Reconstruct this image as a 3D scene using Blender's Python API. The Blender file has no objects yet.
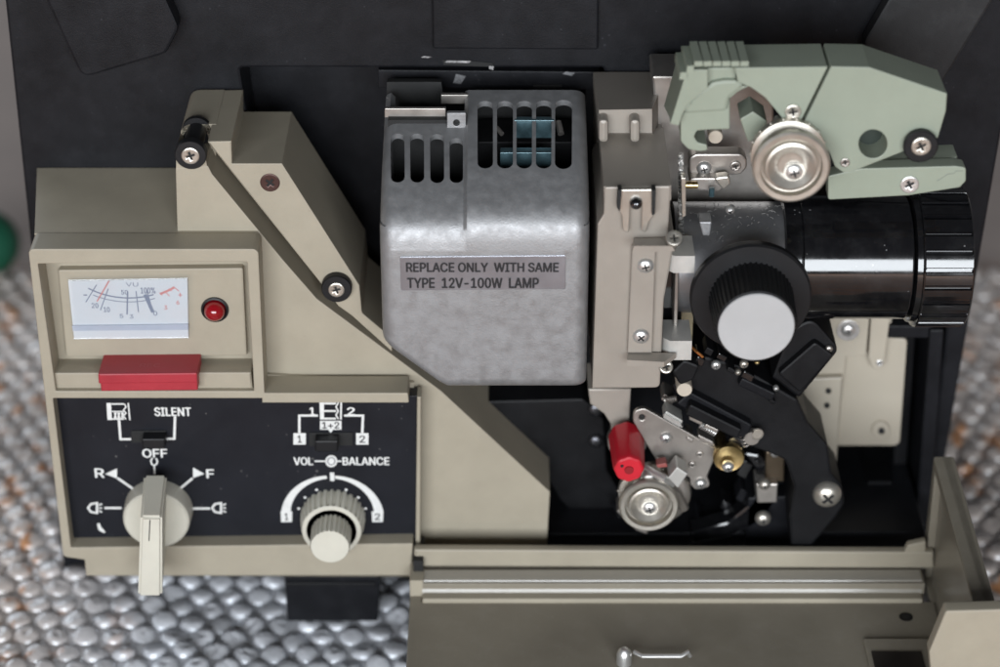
import bpy, bmesh, math, random
import numpy as np
from mathutils import Vector, Matrix
from mathutils.geometry import delaunay_2d_cdt
R = math.radians
random.seed(7)
S = bpy.context.scene
COL = S.collection

# ------------------------------------------------------------------ camera
F_PX, CX, CY = 2370.0, 500.0, 333.5          # focal length and principal point in photo pixels
PITCH, DIST = R(30), 0.85
CAM = Vector((0, -DIST * math.cos(PITCH), DIST * math.sin(PITCH)))
cam_d = bpy.data.cameras.new('camera')
cam = bpy.data.objects.new('camera', cam_d)
COL.objects.link(cam)
cam.location = CAM
cam.rotation_euler = (R(90) - PITCH, 0, 0)
cam_d.sensor_width = 36.0
cam_d.lens = 36.0 * F_PX / 1000.0
cam_d.clip_start, cam_d.clip_end = 0.02, 50
cam_d.dof.use_dof = True
cam_d.dof.focus_distance = 0.775
cam_d.dof.aperture_fstop = 6.3
S.camera = cam

# ------------------------------------------------------------------ world and lamps
W = bpy.data.worlds.new('World')
S.world = W
W.use_nodes = True
nt = W.node_tree
bg = nt.nodes['Background']
tc = nt.nodes.new('ShaderNodeTexCoord')
sp = nt.nodes.new('ShaderNodeSeparateXYZ')
rmp = nt.nodes.new('ShaderNodeValToRGB')
mr = nt.nodes.new('ShaderNodeMapRange')
nt.links.new(tc.outputs['Generated'], sp.inputs[0])
mr.inputs['From Min'].default_value = -1
nt.links.new(sp.outputs['Z'], mr.inputs['Value'])
nt.links.new(mr.outputs[0], rmp.inputs[0])
e = rmp.color_ramp.elements
e[0].position, e[0].color = 0.30, (0.16, 0.135, 0.11, 1)
e[1].position, e[1].color = 0.85, (0.07, 0.07, 0.075, 1)
m_ = e.new(0.52); m_.color = (0.36, 0.35, 0.34, 1)
m_ = e.new(0.66); m_.color = (0.17, 0.17, 0.18, 1)
nt.links.new(rmp.outputs[0], bg.inputs[0])
bg.inputs[1].default_value = 0.48

def area(name, loc, target, sx, sy, power, col):
    l = bpy.data.lights.new(name, 'AREA')
    l.shape = 'RECTANGLE'; l.size = sx; l.size_y = sy; l.energy = power; l.color = col
    o = bpy.data.objects.new(name, l); COL.objects.link(o)
    o.location = loc
    o.rotation_euler = (Vector(target) - Vector(loc)).to_track_quat('-Z', 'Y').to_euler()
    return o
area('window_light', (-0.15, -2.5, 0.62), (0, 0, 0), 2.5, 0.95, 90, (0.90, 0.95, 1.0))
area('rear_fill_light', (-1.7, 2.0, 1.1), (0, 0, 0), 2.0, 0.8, 24, (0.88, 0.94, 1.0))  # fill lamp added behind to brighten the bubble wrap
S.view_settings.view_transform = 'Standard'
S.view_settings.look = 'None'
S.view_settings.exposure = 0.0
S.view_settings.gamma = 1.0
S.cycles.max_bounces = 10
S.cycles.transparent_max_bounces = 24
S.cycles.caustics_reflective = False
S.cycles.caustics_refractive = False

# ------------------------------------------------------------------ picture -> place
_up = Vector((0, math.sin(PITCH), math.cos(PITCH)))
_fw = Vector((0, math.cos(PITCH), -math.sin(PITCH)))
def ray(px, py):
    return Vector((1, 0, 0)) * ((px - CX) / F_PX) - _up * ((py - CY) / F_PX) + _fw
def P(px, py, d):
    """point on the upright plane standing d mm in front of the case"""
    r = ray(px, py)
    t = (-d / 1000.0 - CAM.y) / r.y
    return CAM + r * t
def G(px, py, z):
    r = ray(px, py)
    return CAM + r * ((z - CAM.z) / r.z)
def XZ(px, py, d):
    p = P(px, py, d)
    return (p.x, p.z)
def mm_per_px(d, py=333):
    return (P(501, py, d).x - P(500, py, d).x)          # metres per pixel across

# ------------------------------------------------------------------ materials
def mat(name, col, rough=0.5, metal=0.0, var=0.06, vscale=60, bump=0.0, bscale=900, dust=0.0, dustcol=(0.6, 0.58, 0.55),
        spec=0.5, coat=0.0, rvar=0.12, scratch=0.0, aniso=0.0, specks=0.0):
    m = bpy.data.materials.new(name); m.use_nodes = True
    N, L = m.node_tree.nodes, m.node_tree.links
    b = N['Principled BSDF']
    b.inputs['Metallic'].default_value = metal
    b.inputs['Specular IOR Level'].default_value = spec
    b.inputs['Coat Weight'].default_value = coat
    b.inputs['Anisotropic'].default_value = aniso
    t = N.new('ShaderNodeTexCoord')
    n = N.new('ShaderNodeTexNoise'); n.inputs['Scale'].default_value = vscale; n.inputs['Detail'].default_value = 6
    n.inputs['Roughness'].default_value = 0.65
    L.new(t.outputs['Object'], n.inputs['Vector'])
    r = N.new('ShaderNodeMapRange'); r.inputs['From Min'].default_value = 0.3; r.inputs['From Max'].default_value = 0.7
    r.inputs['To Min'].default_value = 1 - var; r.inputs['To Max'].default_value = 1 + var
    L.new(n.outputs['Fac'], r.inputs['Value'])
    mx = N.new('ShaderNodeMix'); mx.data_type = 'RGBA'; mx.blend_type = 'MULTIPLY'; mx.inputs[0].default_value = 1
    mx.inputs[6].default_value = (*col, 1)
    L.new(r.outputs[0], mx.inputs[7])
    out = mx.outputs[2]
    if dust:
        n2 = N.new('ShaderNodeTexNoise'); n2.inputs['Scale'].default_value = 130; n2.inputs['Detail'].default_value = 8
        n2.inputs['Roughness'].default_value = 0.75
        L.new(t.outputs['Object'], n2.inputs['Vector'])
        r2 = N.new('ShaderNodeMapRange'); r2.inputs['From Min'].default_value = 0.48; r2.inputs['From Max'].default_value = 0.8
        r2.inputs['To Max'].default_value = dust
        L.new(n2.outputs['Fac'], r2.inputs['Value'])
        g = N.new('ShaderNodeMix'); g.data_type = 'RGBA'
        L.new(r2.outputs[0], g.inputs[0]); L.new(out, g.inputs[6]); g.inputs[7].default_value = (*dustcol, 1)
        out = g.outputs[2]
    if specks:
        v = N.new('ShaderNodeTexVoronoi'); v.inputs['Scale'].default_value = 330
        L.new(t.outputs['Object'], v.inputs['Vector'])
        n3 = N.new('ShaderNodeTexNoise'); n3.inputs['Scale'].default_value = 60
        L.new(t.outputs['Object'], n3.inputs['Vector'])
        th = N.new('ShaderNodeMapRange'); th.inputs['From Min'].default_value = 0.45; th.inputs['From Max'].default_value = 0.75
        th.inputs['To Min'].default_value = 0.0; th.inputs['To Max'].default_value = 0.17
        L.new(n3.outputs['Fac'], th.inputs['Value'])
        lt = N.new('ShaderNodeMath'); lt.operation = 'LESS_THAN'
        L.new(v.outputs['Distance'], lt.inputs[0]); L.new(th.outputs[0], lt.inputs[1])
        ml = N.new('ShaderNodeMath'); ml.operation = 'MULTIPLY'; ml.inputs[1].default_value = specks
        L.new(lt.outputs[0], ml.inputs[0])
        g = N.new('ShaderNodeMix'); g.data_type = 'RGBA'
        L.new(ml.outputs[0], g.inputs[0]); L.new(out, g.inputs[6]); g.inputs[7].default_value = (*dustcol, 1)
        out = g.outputs[2]
    L.new(out, b.inputs['Base Color'])
    rr = N.new('ShaderNodeMapRange'); rr.inputs['From Min'].default_value = 0.3; rr.inputs['From Max'].default_value = 0.7
    rr.inputs['To Min'].default_value = max(0.02, rough - rvar * rough); rr.inputs['To Max'].default_value = min(1, rough + rvar * rough)
    L.new(n.outputs['Fac'], rr.inputs['Value']); L.new(rr.outputs[0], b.inputs['Roughness'])
    if bump:
        nb = N.new('ShaderNodeTexNoise'); nb.inputs['Scale'].default_value = bscale; nb.inputs['Detail'].default_value = 3
        L.new(t.outputs['Object'], nb.inputs['Vector'])
        bp = N.new('ShaderNodeBump'); bp.inputs['Strength'].default_value = bump; bp.inputs['Distance'].default_value = 0.0004
        L.new(nb.outputs['Fac'], bp.inputs['Height']); L.new(bp.outputs[0], b.inputs['Normal'])
    return m

BEIGE = mat('beige_plastic', (0.365, 0.325, 0.252), 0.50, var=0.07, vscale=45, bump=0.16, bscale=2600, specks=0.4, dust=0.16, dustcol=(0.3, 0.26, 0.2), spec=0.35)
OLIVE = mat('olive_plastic', (0.25, 0.222, 0.175), 0.32, specks=0.25, var=0.05, bump=0.06, bscale=1800, dust=0.18, dustcol=(0.42, 0.39, 0.34))
BLACK = mat('black_plastic', (0.0095, 0.0098, 0.0118), 0.42, spec=0.17, var=0.25, bump=0.18, bscale=2200, dust=0.10, dustcol=(0.07, 0.07, 0.08), specks=0.3)
BLACKM = mat('matt_black', (0.006, 0.006, 0.007), 0.5, var=0.3, bump=0.1, dust=0.08, dustcol=(0.05, 0.05, 0.05), spec=0.22)
GLOSSB = mat('gloss_black', (0.006, 0.006, 0.007), 0.10, spec=0.95, var=0.2, specks=0.7, dust=0.07, dustcol=(0.2, 0.2, 0.2), rvar=0.5)
RUBBER = mat('black_rubber', (0.009, 0.009, 0.010), 0.45, var=0.2, spec=0.3)
PANEL = mat('panel_black', (0.008, 0.009, 0.013), 0.42, spec=0.3, var=0.15, bump=0.04, specks=0.15)
WHITEP = mat('white_print', (0.72, 0.72, 0.70), 0.6, var=0.08, vscale=400)
REDP = mat('red_print', (0.78, 0.30, 0.28), 0.6)
BLUEP = mat('blue_print', (0.25, 0.29, 0.38), 0.6)
INK = mat('black_print', (0.012, 0.012, 0.014), 0.5)
CAST = mat('cast_aluminium', (0.31, 0.31, 0.315), 0.50, metal=0.55, var=0.08, vscale=300, bump=0.22, bscale=1800, dust=0.3, dustcol=(0.23, 0.23, 0.23), rvar=0.25)
PAINTM = mat('beige_metal_paint', (0.33, 0.295, 0.255), 0.42, metal=0.15, var=0.05, bump=0.08, bscale=1800, dust=0.1, dustcol=(0.28, 0.25, 0.22))
STEEL = mat('steel', (0.70, 0.69, 0.67), 0.34, metal=0.8, var=0.08, vscale=200)
NICKEL = mat('nickel', (0.55, 0.515, 0.455), 0.33, metal=0.8, var=0.06, vscale=200)
DULLM = mat('dull_steel', (0.40, 0.37, 0.34), 0.4, metal=0.85, var=0.12, vscale=120, dust=0.2, dustcol=(0.25, 0.23, 0.2))
BRASS = mat('brass', (0.62, 0.47, 0.22), 0.28, metal=1.0, var=0.1)
COPPER = mat('brown_screw', (0.075, 0.038, 0.032), 0.4, metal=0.5)
GREEN = mat('sage_green_plastic', (0.285, 0.318, 0.252), 0.44, var=0.06, vscale=40, bump=0.06, specks=0.25, dust=0.07, dustcol=(0.3, 0.3, 0.25), spec=0.4)
RED = mat('red_plastic', (0.55, 0.016, 0.03), 0.35, var=0.08)
REDB = mat('red_button_plastic', (0.36, 0.022, 0.035), 0.5, var=0.1, bump=0.1)
IVORY = mat('ivory_plastic', (0.60, 0.575, 0.49), 0.5, var=0.06, bump=0.06)
GREYCAP = mat('pale_cap', (0.43, 0.43, 0.43), 0.45, var=0.05, specks=0.15, dustcol=(0.2, 0.2, 0.2))
DIAL = mat('dial_card', (0.80, 0.81, 0.81), 0.5, var=0.02)
LABELM = mat('label_foil', (0.36, 0.37, 0.41), 0.30, metal=0.8, var=0.12, vscale=60)
GLASSB = mat('blue_glass', (0.075, 0.13, 0.15), 0.12, metal=0.4, var=0.5, vscale=110)
DARKSL = mat('dark_recess', (0.008, 0.008, 0.008), 0.7)

def lens_red():
    m = bpy.data.materials.new('red_lens'); m.use_nodes = True
    b = m.node_tree.nodes['Principled BSDF']
    b.inputs['Base Color'].default_value = (0.25, 0.005, 0.01, 1); b.inputs['Roughness'].default_value = 0.08
    b.inputs['Coat Weight'].default_value = 0.6
    return m
LEDR = lens_red()
def clear(name, alpha=0.10):
    m = bpy.data.materials.new(name); m.use_nodes = True
    N, L = m.node_tree.nodes, m.node_tree.links
    N.remove(N['Principled BSDF'])
    tr = N.new('ShaderNodeBsdfTransparent'); tr.inputs[0].default_value = (0.96, 0.98, 1, 1)
    gl = N.new('ShaderNodeBsdfGlossy'); gl.inputs['Roughness'].default_value = 0.08
    mx = N.new('ShaderNodeMixShader'); mx.inputs[0].default_value = alpha
    L.new(tr.outputs[0], mx.inputs[1]); L.new(gl.outputs[0], mx.inputs[2]); L.new(mx.outputs[0], N['Material Output'].inputs[0])
    return m
CLEAR = clear('clear_plastic')

# ------------------------------------------------------------------ mesh kit
class MB:
    """collects shapes and links them as ONE mesh object"""
    def __init__(s): s.v, s.f, s.m, s.mats = [], [], [], []
    def mi(s, m):
        if m not in s.mats: s.mats.append(m)
        return s.mats.index(m)
    def add(s, vf, m):
        v, f = vf; k = len(s.v); i = s.mi(m)
        s.v += [tuple(p) for p in v]
        s.f += [tuple(a + k for a in q) for q in f]; s.m += [i] * len(f)
        return s
    def build(s, name, parent=None, ang=32, loc=None):
        a = np.array(s.v); c = (a.min(0) + a.max(0)) / 2 if loc is None else np.array(loc)
        me = bpy.data.meshes.new(name)
        me.from_pydata([tuple(p) for p in (a - c)], [], s.f)
        for m in s.mats: me.materials.append(m)
        me.polygons.foreach_set('material_index', s.m)
        me.polygons.foreach_set('use_smooth', [True] * len(me.polygons))
        me.validate(); me.update()
        me.set_sharp_from_angle(angle=R(ang))
        o = bpy.data.objects.new(name, me); COL.objects.link(o)
        if len(me.polygons) < 20000:
            w = o.modifiers.new('w', 'WEIGHTED_NORMAL'); w.keep_sharp = True
        place(o, Vector(c), parent)
        return o
def place(o, world, parent):
    o['_w'] = tuple(world)
    if parent is not None:
        o.parent = parent
        o.location = Vector(world) - Vector(parent['_w'])
    else:
        o.location = world

def fillet(pts, r):
    """round the corners of a closed outline (metres)"""
    n = len(pts); rs = r if isinstance(r, (list, tuple)) else [r] * n
    out = []
    for i in range(n):
        p0, p, p1 = Vector(pts[i - 1]), Vector(pts[i]), Vector(pts[(i + 1) % n])
        rr = rs[i]
        a, b = (p0 - p), (p1 - p)
        if rr <= 0 or a.length < 1e-9 or b.length < 1e-9: out.append(tuple(p)); continue
        ang = a.angle(b)
        if ang > R(172): out.append(tuple(p)); continue
        t = min(rr / math.tan(ang / 2), a.length * 0.48, b.length * 0.48)
        q0, q1 = p + a.normalized() * t, p + b.normalized() * t
        k = max(2, int((math.pi - ang) / R(15)))
        for j in range(k + 1):
            u = j / k
            out.append(tuple(q0.lerp(p, u).lerp(p.lerp(q1, u), u)))
    return out
def solid(loops, d1, d0, bev=0.3):
    """flat outline(s) in X-Z (metres) given thickness from d1 (front) back to d0 (mm); later loops are holes"""
    cu = bpy.data.curves.new('t', 'CURVE'); cu.dimensions = '2D'; cu.fill_mode = 'BOTH'
    t = (d1 - d0) / 1000.0; bv = min(bev / 1000.0, t * 0.45)
    cu.extrude = t / 2 - bv; cu.bevel_depth = bv; cu.bevel_resolution = 1; cu.offset = -bv
    K = 100.0
    for lp in loops:
        s = cu.splines.new('POLY'); s.points.add(len(lp) - 1); s.use_cyclic_u = True
        for i, p in enumerate(lp): s.points[i].co = (p[0] * K, p[1] * K, 0, 1)
    cu.extrude *= K; cu.bevel_depth *= K; cu.offset *= K
    o = bpy.data.objects.new('t', cu)
    me = bpy.data.meshes.new_from_object(o)
    dm = (d1 + d0) / 2000.0
    v = [(p.co.x / K, -(dm + p.co.z / K), p.co.y / K) for p in me.vertices]
    f = [tuple(q.vertices) for q in me.polygons]
    bpy.data.objects.remove(o); bpy.data.curves.remove(cu); bpy.data.meshes.remove(me)
    return v, f
def prism(px, d1, d0, r=0.0, bev=0.3, holes=(), at=None):
    """outline in photo pixels read at depth d1"""
    at = d1 if at is None else at
    rr = [a / 1000 for a in r] if isinstance(r, (list, tuple)) else r / 1000
    loops = [fillet([XZ(x, y, at) for x, y in px], rr)]
    for h in holes:
        hp, hr = h
        loops.append(fillet([XZ(x, y, at) for x, y in hp], hr / 1000))
    return solid(loops, d1, d0, bev)
def circle(c, r, n=32):
    return [(c[0] + r * math.cos(2 * math.pi * i / n), c[1] + r * math.sin(2 * math.pi * i / n)) for i in range(n)]
def loft(px1, d1, px0, d0, at=None):
    a = [P(x, y, d1 if at is None else at) for x, y in px1]
    for p in a: p.y = -d1 / 1000; b = [P(x, y, d0) for x, y in px0]; n = len(a)
    f = [tuple(range(n))[::-1], tuple(range(n, 2 * n))]
    for i in range(n):
        j = (i + 1) % n; f.append((i, j, n + j, n + i))
    return a + b, f
def box(x0, x1, y0, y1, z0, z1, bev=0.3):
    bm = bmesh.new(); bmesh.ops.create_cube(bm, size=1)
    for v in bm.verts:
        v.co = Vector(((x0 + x1) / 2 + v.co.x * (x1 - x0), (y0 + y1) / 2 + v.co.y * (y1 - y0), (z0 + z1) / 2 + v.co.z * (z1 - z0)))
    if bev: bmesh.ops.bevel(bm, geom=bm.edges[:], offset=bev / 1000, segments=2, affect='EDGES', profile=0.5)
    bm.verts.ensure_lookup_table(); bm.verts.index_update()
    r = [v.co.copy() for v in bm.verts], [tuple(v.index for v in f.verts) for f in bm.faces]
    bm.free(); return r
def lathe(prof, c, axis=(0, -1, 0), n=48, rib=None):
    """prof: (radius, height) in mm from the back to the front along the axis; c: world point of height 0; rib(angle, r, h)->r"""
    ax = Vector(axis).normalized()
    u = Vector((1, 0, 0)) if abs(ax.x) < 0.9 else Vector((0, 0, 1))
    u = (u - ax * u.dot(ax)).normalized(); w = ax.cross(u)
    v, f = [], []
    for (r, h) in prof:
        for i in range(n):
            a = 2 * math.pi * i / n
            q = rib(a, r, h) if rib else r
            v.append(Vector(c) + (u * math.cos(a) + w * math.sin(a)) * (q / 1000) + ax * (h / 1000))
    for k in range(len(prof) - 1):
        for i in range(n):
            j = (i + 1) % n
            f.append((k * n + i, k * n + j, (k + 1) * n + j, (k + 1) * n + i))
    if prof[0][0] > 0.01: f.append(tuple(range(n))[::-1])
    if prof[-1][0] > 0.01: f.append(tuple((len(prof) - 1) * n + i for i in range(n)))
    return v, f
def tube(pts, r, n=10):
    pts = [Vector(p) for p in pts]; v, f = [], []
    for i, p in enumerate(pts):
        t = (pts[min(i + 1, len(pts) - 1)] - pts[max(i - 1, 0)]).normalized()
        a = t.orthogonal().normalized() if i == 0 else (a - t * a.dot(t)).normalized()
        b = t.cross(a)
        for k in range(n):
            q = 2 * math.pi * k / n
            v.append(p + (a * math.cos(q) + b * math.sin(q)) * r / 1000)
    for i in range(len(pts) - 1):
        for k in range(n):
            l = (k + 1) % n
            f.append((i * n + k, i * n + l, (i + 1) * n + l, (i + 1) * n + k))
    f.append(tuple(range(n))[::-1]); f.append(tuple((len(pts) - 1) * n + k for k in range(n)))
    return v, f
def stroke(pts, w, d, closed=False):
    """mitred flat strip along a pixel polyline lying on plane d (w in mm)"""
    q = [Vector(XZ(x, y, d)) for x, y in pts]; n = len(q); h = w / 2000; L_, R_ = [], []
    for i in range(n):
        a = (q[i] - q[i - 1]) if (i > 0 or closed) else (q[1] - q[0])
        b = (q[(i + 1) % n] - q[i]) if (i < n - 1 or closed) else a
        a, b = a.normalized(), b.normalized(); t = (a + b).normalized()
        nn = Vector((-t.y, t.x)); k = h / max(0.4, nn.dot(Vector((-a.y, a.x))))
        L_.append(q[i] + nn * k); R_.append(q[i] - nn * k)
    v = [(p.x, -d / 1000, p.y) for p in L_ + R_]
    m = n if closed else n - 1
    return v, [(i, n + i, n + (i + 1) % n, (i + 1) % n) for i in range(m)]
def fillpoly(loops, d):
    """flat filled shape, with holes, from pixel outlines on plane d"""
    return flat([[XZ(x, y, d) for x, y in lp] for lp in loops], d)
def flat(loops, d):
    cu = bpy.data.curves.new('t', 'CURVE'); cu.dimensions = '2D'; cu.fill_mode = 'BOTH'; K = 100
    for lp in loops:
        s = cu.splines.new('POLY'); s.points.add(len(lp) - 1); s.use_cyclic_u = True
        for i, p in enumerate(lp): s.points[i].co = (p[0] * K, p[1] * K, 0, 1)
    o = bpy.data.objects.new('t', cu); me = bpy.data.meshes.new_from_object(o)
    r = [(p.co.x / K, -d / 1000, p.co.y / K) for p in me.vertices], [tuple(q.vertices) for q in me.polygons]
    bpy.data.objects.remove(o); bpy.data.curves.remove(cu); bpy.data.meshes.remove(me)
    return r
def _font():
    try:                                                             # the sans face that ships inside Blender, else its default
        return bpy.data.fonts.load(bpy.utils.system_resource('DATAFILES', path='fonts') + '/Inter.woff2')
    except Exception:
        return None
FONT = _font()
def glyph_fill(me):
    """fill letter outlines contour by contour, so that overlapping strokes of a letter do not cancel out"""
    nb = {}
    for e in me.edges:
        a, b = e.vertices; nb.setdefault(a, []).append(b); nb.setdefault(b, []).append(a)
    seen, loops = set(), []
    for st in nb:
        if st in seen: continue
        lp, cur, prev = [], st, None
        while cur is not None and cur not in seen:
            seen.add(cur); lp.append(cur)
            nx = [k for k in nb[cur] if k != prev and k not in seen]
            prev, cur = cur, (nx[0] if nx else None)
        if len(lp) > 2: loops.append([tuple(me.vertices[k].co[:2]) for k in lp])
    def inside(p, q):
        c = False
        for k in range(len(q)):
            (xa, ya), (xb, yb) = q[k - 1], q[k]
            if (ya > p[1]) != (yb > p[1]) and p[0] < (xb - xa) * (p[1] - ya) / (yb - ya) + xa: c = not c
        return c
    outer, holes = [], []
    for k, lp in enumerate(loops):                                   # a counter lies wholly inside one other contour
        host = [m for m, q in enumerate(loops) if m != k and all(inside(p, q) for p in lp)]
        mid = (sum(p[0] for p in lp) / len(lp), sum(p[1] for p in lp) / len(lp))
        if host and not inside(mid, loops[host[0]]): host = []       # a crossbar lying over two strokes is no counter
        if host: holes.append((k, host[0]))
        else: outer.append(k)
    v, f = [], []
    for n, k in enumerate(outer):
        pts, eds = [], []
        for lp in [loops[k]] + [loops[h] for h, q in holes if q == k]:
            b0, m = len(pts), len(lp); pts += [Vector(p) for p in lp]; eds += [(b0 + i, b0 + (i + 1) % m) for i in range(m)]
        vv, _, ff = delaunay_2d_cdt(pts, eds, [], 0, 1e-5)[:3]
        hl = [loops[h] for h, q in holes if q == k]
        cen = lambda q: (sum(vv[i][0] for i in q) / len(q), sum(vv[i][1] for i in q) / len(q))
        ff = [q for q in ff if inside(cen(q), loops[k]) and not any(inside(cen(q), h) for h in hl)]
        b = len(v); v += [(p[0], p[1], (n % 2) * 0.000004) for p in vv]; f += [tuple(i + b for i in q) for q in ff]
    return v, f
def text(s, x0, y0, x1, y1, d, bold=0.03, space=1.0):
    """lettering fitted in the pixel box on plane d"""
    cu = bpy.data.curves.new('t', 'FONT'); cu.body = s; cu.offset = 0; cu.space_character = space; cu.resolution_u = 4; cu.size = 10.0
    cu.fill_mode = 'NONE' if hasattr(cu, 'fill_mode') else cu.fill_mode
    if FONT: cu.font = FONT
    o = bpy.data.objects.new('t', cu); me = bpy.data.meshes.new_from_object(o)
    gv, gf = glyph_fill(me)
    bpy.data.objects.remove(o); bpy.data.curves.remove(cu); bpy.data.meshes.remove(me)
    a = np.array(gv); lo, hi = a.min(0), a.max(0)
    A, B = XZ(x0, y1, d), XZ(x1, y0, d)
    v = [(A[0] + (p[0] - lo[0]) / max(1e-9, hi[0] - lo[0]) * (B[0] - A[0]), -d / 1000 - p[2],
          A[1] + (p[1] - lo[1]) / max(1e-9, hi[1] - lo[1]) * (B[1] - A[1])) for p in a]
    f = gf
    if bold > 0.025:                                                 # heavier strokes: the same letters laid again a hair aside
        w = 0.000045 * bold / 0.03 * min(2.0, (y1 - y0) / 8.0) * 2.2; n = len(v); v0, f0 = v, f
        v, f = [], []
        for k, (dx, dz) in enumerate(((-w, 0), (w, 0), (0, w * 0.6), (0, -w * 0.6))):
            v += [(p[0] + dx, p[1] - k * 0.000012, p[2] + dz) for p in v0]
            f += [tuple(i + k * n for i in q) for q in f0]
    return v, f

_screws = {}
def screw(px, py, d, rpx, parent, m=STEEL, h=1.0, dome=False, name='screw', label=None, rot=0.3, tilt=None):
    """cross-head screw whose head stands h mm out of plane d"""
    r = rpx * mm_per_px(d, py) * 1000
    key = (round(r, 1), m.name, h, dome, round(rot, 2))
    if key not in _screws:
        b = MB(); rr = r / 1000
        c = [rr * 0.46, rr * 0.095]
        cross = [(c[1], c[1]), (c[0], c[1]), (c[0], -c[1]), (c[1], -c[1]), (c[1], -c[0]), (-c[1], -c[0]), (-c[1], -c[1]), (-c[0], -c[1]),
                 (-c[0], c[1]), (-c[1], c[1]), (-c[1], c[0]), (c[1], c[0])]
        ca, sa = math.cos(rot), math.sin(rot)
        cross = [(x * ca - y * sa, x * sa + y * ca) for x, y in cross]
        if dome:
            pr = [(r, -0.5), (r, 0.0)] + [(r * math.cos(a), h * math.sin(a)) for a in [R(q) for q in (12, 25, 38, 50, 62, 74, 82)]] + [(0.0, h)]
            b.add(lathe(pr, (0, 0, 0), n=36), m)
            b.add(solid([cross], h + 0.04, h - 0.35, 0.02), DARKSL)
        else:
            b.add(solid([circle((0, 0), rr, 36), cross[::-1]], h, -0.4, min(0.45, r * 0.25)), m)
            b.add(solid([circle((0, 0), rr * 0.8, 20)], h * 0.35, -0.3, 0.02), DARKSL)
        a = np.array(b.v); me = bpy.data.meshes.new('screw'); me.from_pydata([tuple(p) for p in a], [], b.f)
        for q in b.mats: me.materials.append(q)
        me.polygons.foreach_set('material_index', b.m); me.polygons.foreach_set('use_smooth', [True] * len(me.polygons))
        me.update(); me.set_sharp_from_angle(angle=R(40)); _screws[key] = me
    o = bpy.data.objects.new(name, _screws[key]); COL.objects.link(o)
    place(o, P(px, py, d), parent)
    if tilt: o.rotation_euler = tilt
    if label: o['label'] = label
    return o

def yz(loops, xl, xr, bev=0.4):
    """outline(s) of (d mm, z m) given thickness from x = xl to xr (metres)"""
    v, f = solid([[(-d / 1000, z) for d, z in lp] for lp in loops], xr * 1000, xl * 1000, bev)
    return [(-y, x, z) for x, y, z in v], f
def root(name, label, cat, loc):
    o = bpy.data.objects.new(name, None); COL.objects.link(o); o.empty_display_size = 0.05
    place(o, Vector(loc), None); o['label'] = label; o['category'] = cat
    return o
def Zp(py, d): return P(500, py, d).z
def Xp(px, py, d): return P(px, py, d).x

# ================================================================== the setting
GZ = -0.105
def ground_mat():
    m = mat('floor_carpet', (0.40, 0.335, 0.305), 0.8, var=0.12, vscale=14, bump=0.4, bscale=500)
    N, L = m.node_tree.nodes, m.node_tree.links
    b = N['Principled BSDF']; old = b.inputs['Base Color'].links[0].from_socket
    t = N.new('ShaderNodeTexCoord'); v = N.new('ShaderNodeTexNoise'); v.inputs['Scale'].default_value = 85; v.inputs['Detail'].default_value = 3
    L.new(t.outputs['Object'], v.inputs['Vector'])
    r = N.new('ShaderNodeMapRange'); r.inputs['From Min'].default_value = 0.47; r.inputs['From Max'].default_value = 0.58
    L.new(v.outputs['Fac'], r.inputs['Value'])
    g = N.new('ShaderNodeMix'); g.data_type = 'RGBA'
    gp_ = N.new('ShaderNodeNewGeometry'); sq = N.new('ShaderNodeSeparateXYZ'); L.new(gp_.outputs['Position'], sq.inputs[0])
    ym = N.new('ShaderNodeMapRange'); ym.inputs['From Min'].default_value = 0.26; ym.inputs['From Max'].default_value = 0.2; L.new(sq.outputs['Y'], ym.inputs['Value'])
    mm_ = N.new('ShaderNodeMath'); mm_.operation = 'MULTIPLY'; L.new(r.outputs[0], mm_.inputs[0]); L.new(ym.outputs[0], mm_.inputs[1])
    L.new(mm_.outputs[0], g.inputs[0]); L.new(old, g.inputs[6]); g.inputs[7].default_value = (0.85, 0.33, 0.10, 1)
    L.new(g.outputs[2], b.inputs['Base Color'])
    return m
g = MB(); g.add(([(-6, -3, GZ - 0.004), (6, -3, GZ - 0.004), (6, 8, GZ - 0.004), (-6, 8, GZ - 0.004)], [(0, 1, 2, 3)]), ground_mat())
fl = g.build('floor'); fl['kind'] = 'structure'; fl['label'] = 'plain brownish grey floor under and behind the bubble wrap'

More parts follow.
